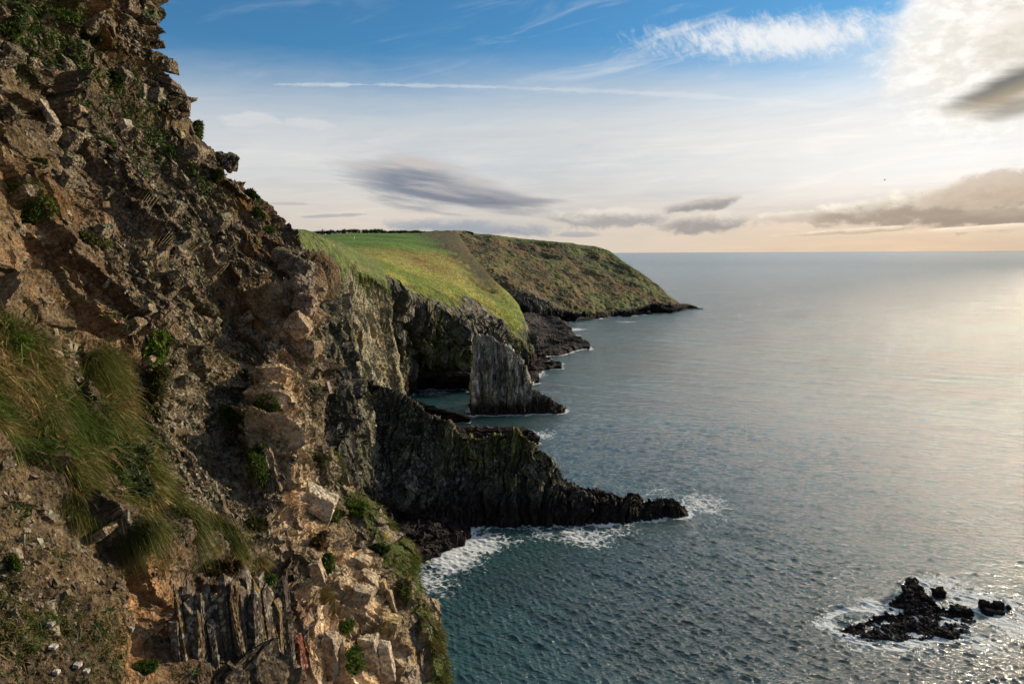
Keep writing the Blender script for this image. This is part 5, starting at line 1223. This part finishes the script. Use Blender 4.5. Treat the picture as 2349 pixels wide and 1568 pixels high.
    wp = t.vm('ADD', pos, t.vm('SCALE', t.n('ShaderNodeTexNoise', ins={0: pos, 'Scale': .12, 'Detail': 3.0}).outputs[1], 7.0))
    wp2 = t.vm('ADD', pos, t.vm('SCALE', t.n('ShaderNodeTexNoise', ins={0: pos, 'Scale': .5, 'Detail': 3.0}).outputs[1], 2.2))
    rn = t.noise(wp2, .55, 5, .6, .6, 'RIDGED_MULTIFRACTAL')
    e = t.vor(wp2, .42, 'DISTANCE_TO_EDGE'); lace = t.ss(e, .16, .0)
    fine = t.noise(wp, 1.6, 6, .7)
    val = t.m('ADD', fo, t.m('ADD', t.m('MULTIPLY', t.m('SUBTRACT', fine, .5), 1.0), t.m('ADD', t.m('MULTIPLY', t.m('SUBTRACT', rn, .6), .35), t.m('MULTIPLY', t.m('SUBTRACT', lace, .45), .16))))
    fm = t.m('MULTIPLY', t.ss(val, .36, .62), t.ss(fo, .05, .22))
    # water body: dark teal, a little greener near the rocks
    tl = t.mix(t.ss(t.noise(pos, .018, 4, .55), .38, .62), (.003, .050, .060), (.006, .080, .092))
    tl = t.mix(t.m('MULTIPLY', t.ss(fo, .02, .5), .5), tl, (.008, .070, .075))
    c = t.mix(fm, tl, (.72, .76, .78))
    rot = t.n('ShaderNodeMapping'); t.put(rot.inputs[0], pos); rot.inputs['Rotation'].default_value = (0, 0, R(24)); rot.inputs['Scale'].default_value = (.42, 1.0, 1.0)
    b1 = t.noise(rot.outputs[0], 2.4, 6, .62, .3); b2 = t.noise(rot.outputs[0], .28, 4, .6, .3); b3 = t.noise(rot.outputs[0], .10, 3, .6, .3)
    far = t.ss(cd, 120, 420)
    hg = t.m('ADD', t.m('MULTIPLY', b1, t.m('MULTIPLY_ADD', far, .60, .45)), t.m('ADD', t.m('MULTIPLY', b2, t.m('MULTIPLY_ADD', far, 2.2, .15)), t.m('MULTIPLY', b3, t.m('MULTIPLY', far, 4.0))))
    bp = t.n('ShaderNodeBump', ins={'Strength': 1.0, 'Distance': 1.0, 'Height': hg})
    rough = t.m('ADD', t.ss(cd, 100, 3000, .15, .20), t.m('MULTIPLY', fm, .5))
    # rippled water never mirrors fully at grazing angles: waves hide each other
    fr = t.n('ShaderNodeFresnel', ins={'IOR': 1.42, 'Normal': bp.outputs[0]}).outputs[0]
    fr = t.m('MINIMUM', t.m('MULTIPLY', fr, t.ss(cd, 100, 300, 1.3, 2.3)), t.ss(cd, 200, 4000, .86, .58))
    fr = t.m('MULTIPLY', fr, t.m('SUBTRACT', 1.0, t.m('MULTIPLY', fm, .9)))
    body = t.n('ShaderNodeBsdfDiffuse', ins={0: c, 'Normal': bp.outputs[0]})
    gl = t.n('ShaderNodeBsdfGlossy', ins={0: (1, 1, 1), 'Roughness': rough, 'Normal': bp.outputs[0]})
    t.n('ShaderNodeOutputMaterial', ins={0: t.n('ShaderNodeMixShader', ins={0: fr, 1: body, 2: gl})})
    nf = grid_faces(len(dist), len(us), True)
    tag(mesh_obj('sea', G, nf, m, {'foam': np.clip(foam, 0, 1)}, smooth=True), kind='structure')
build_sea()
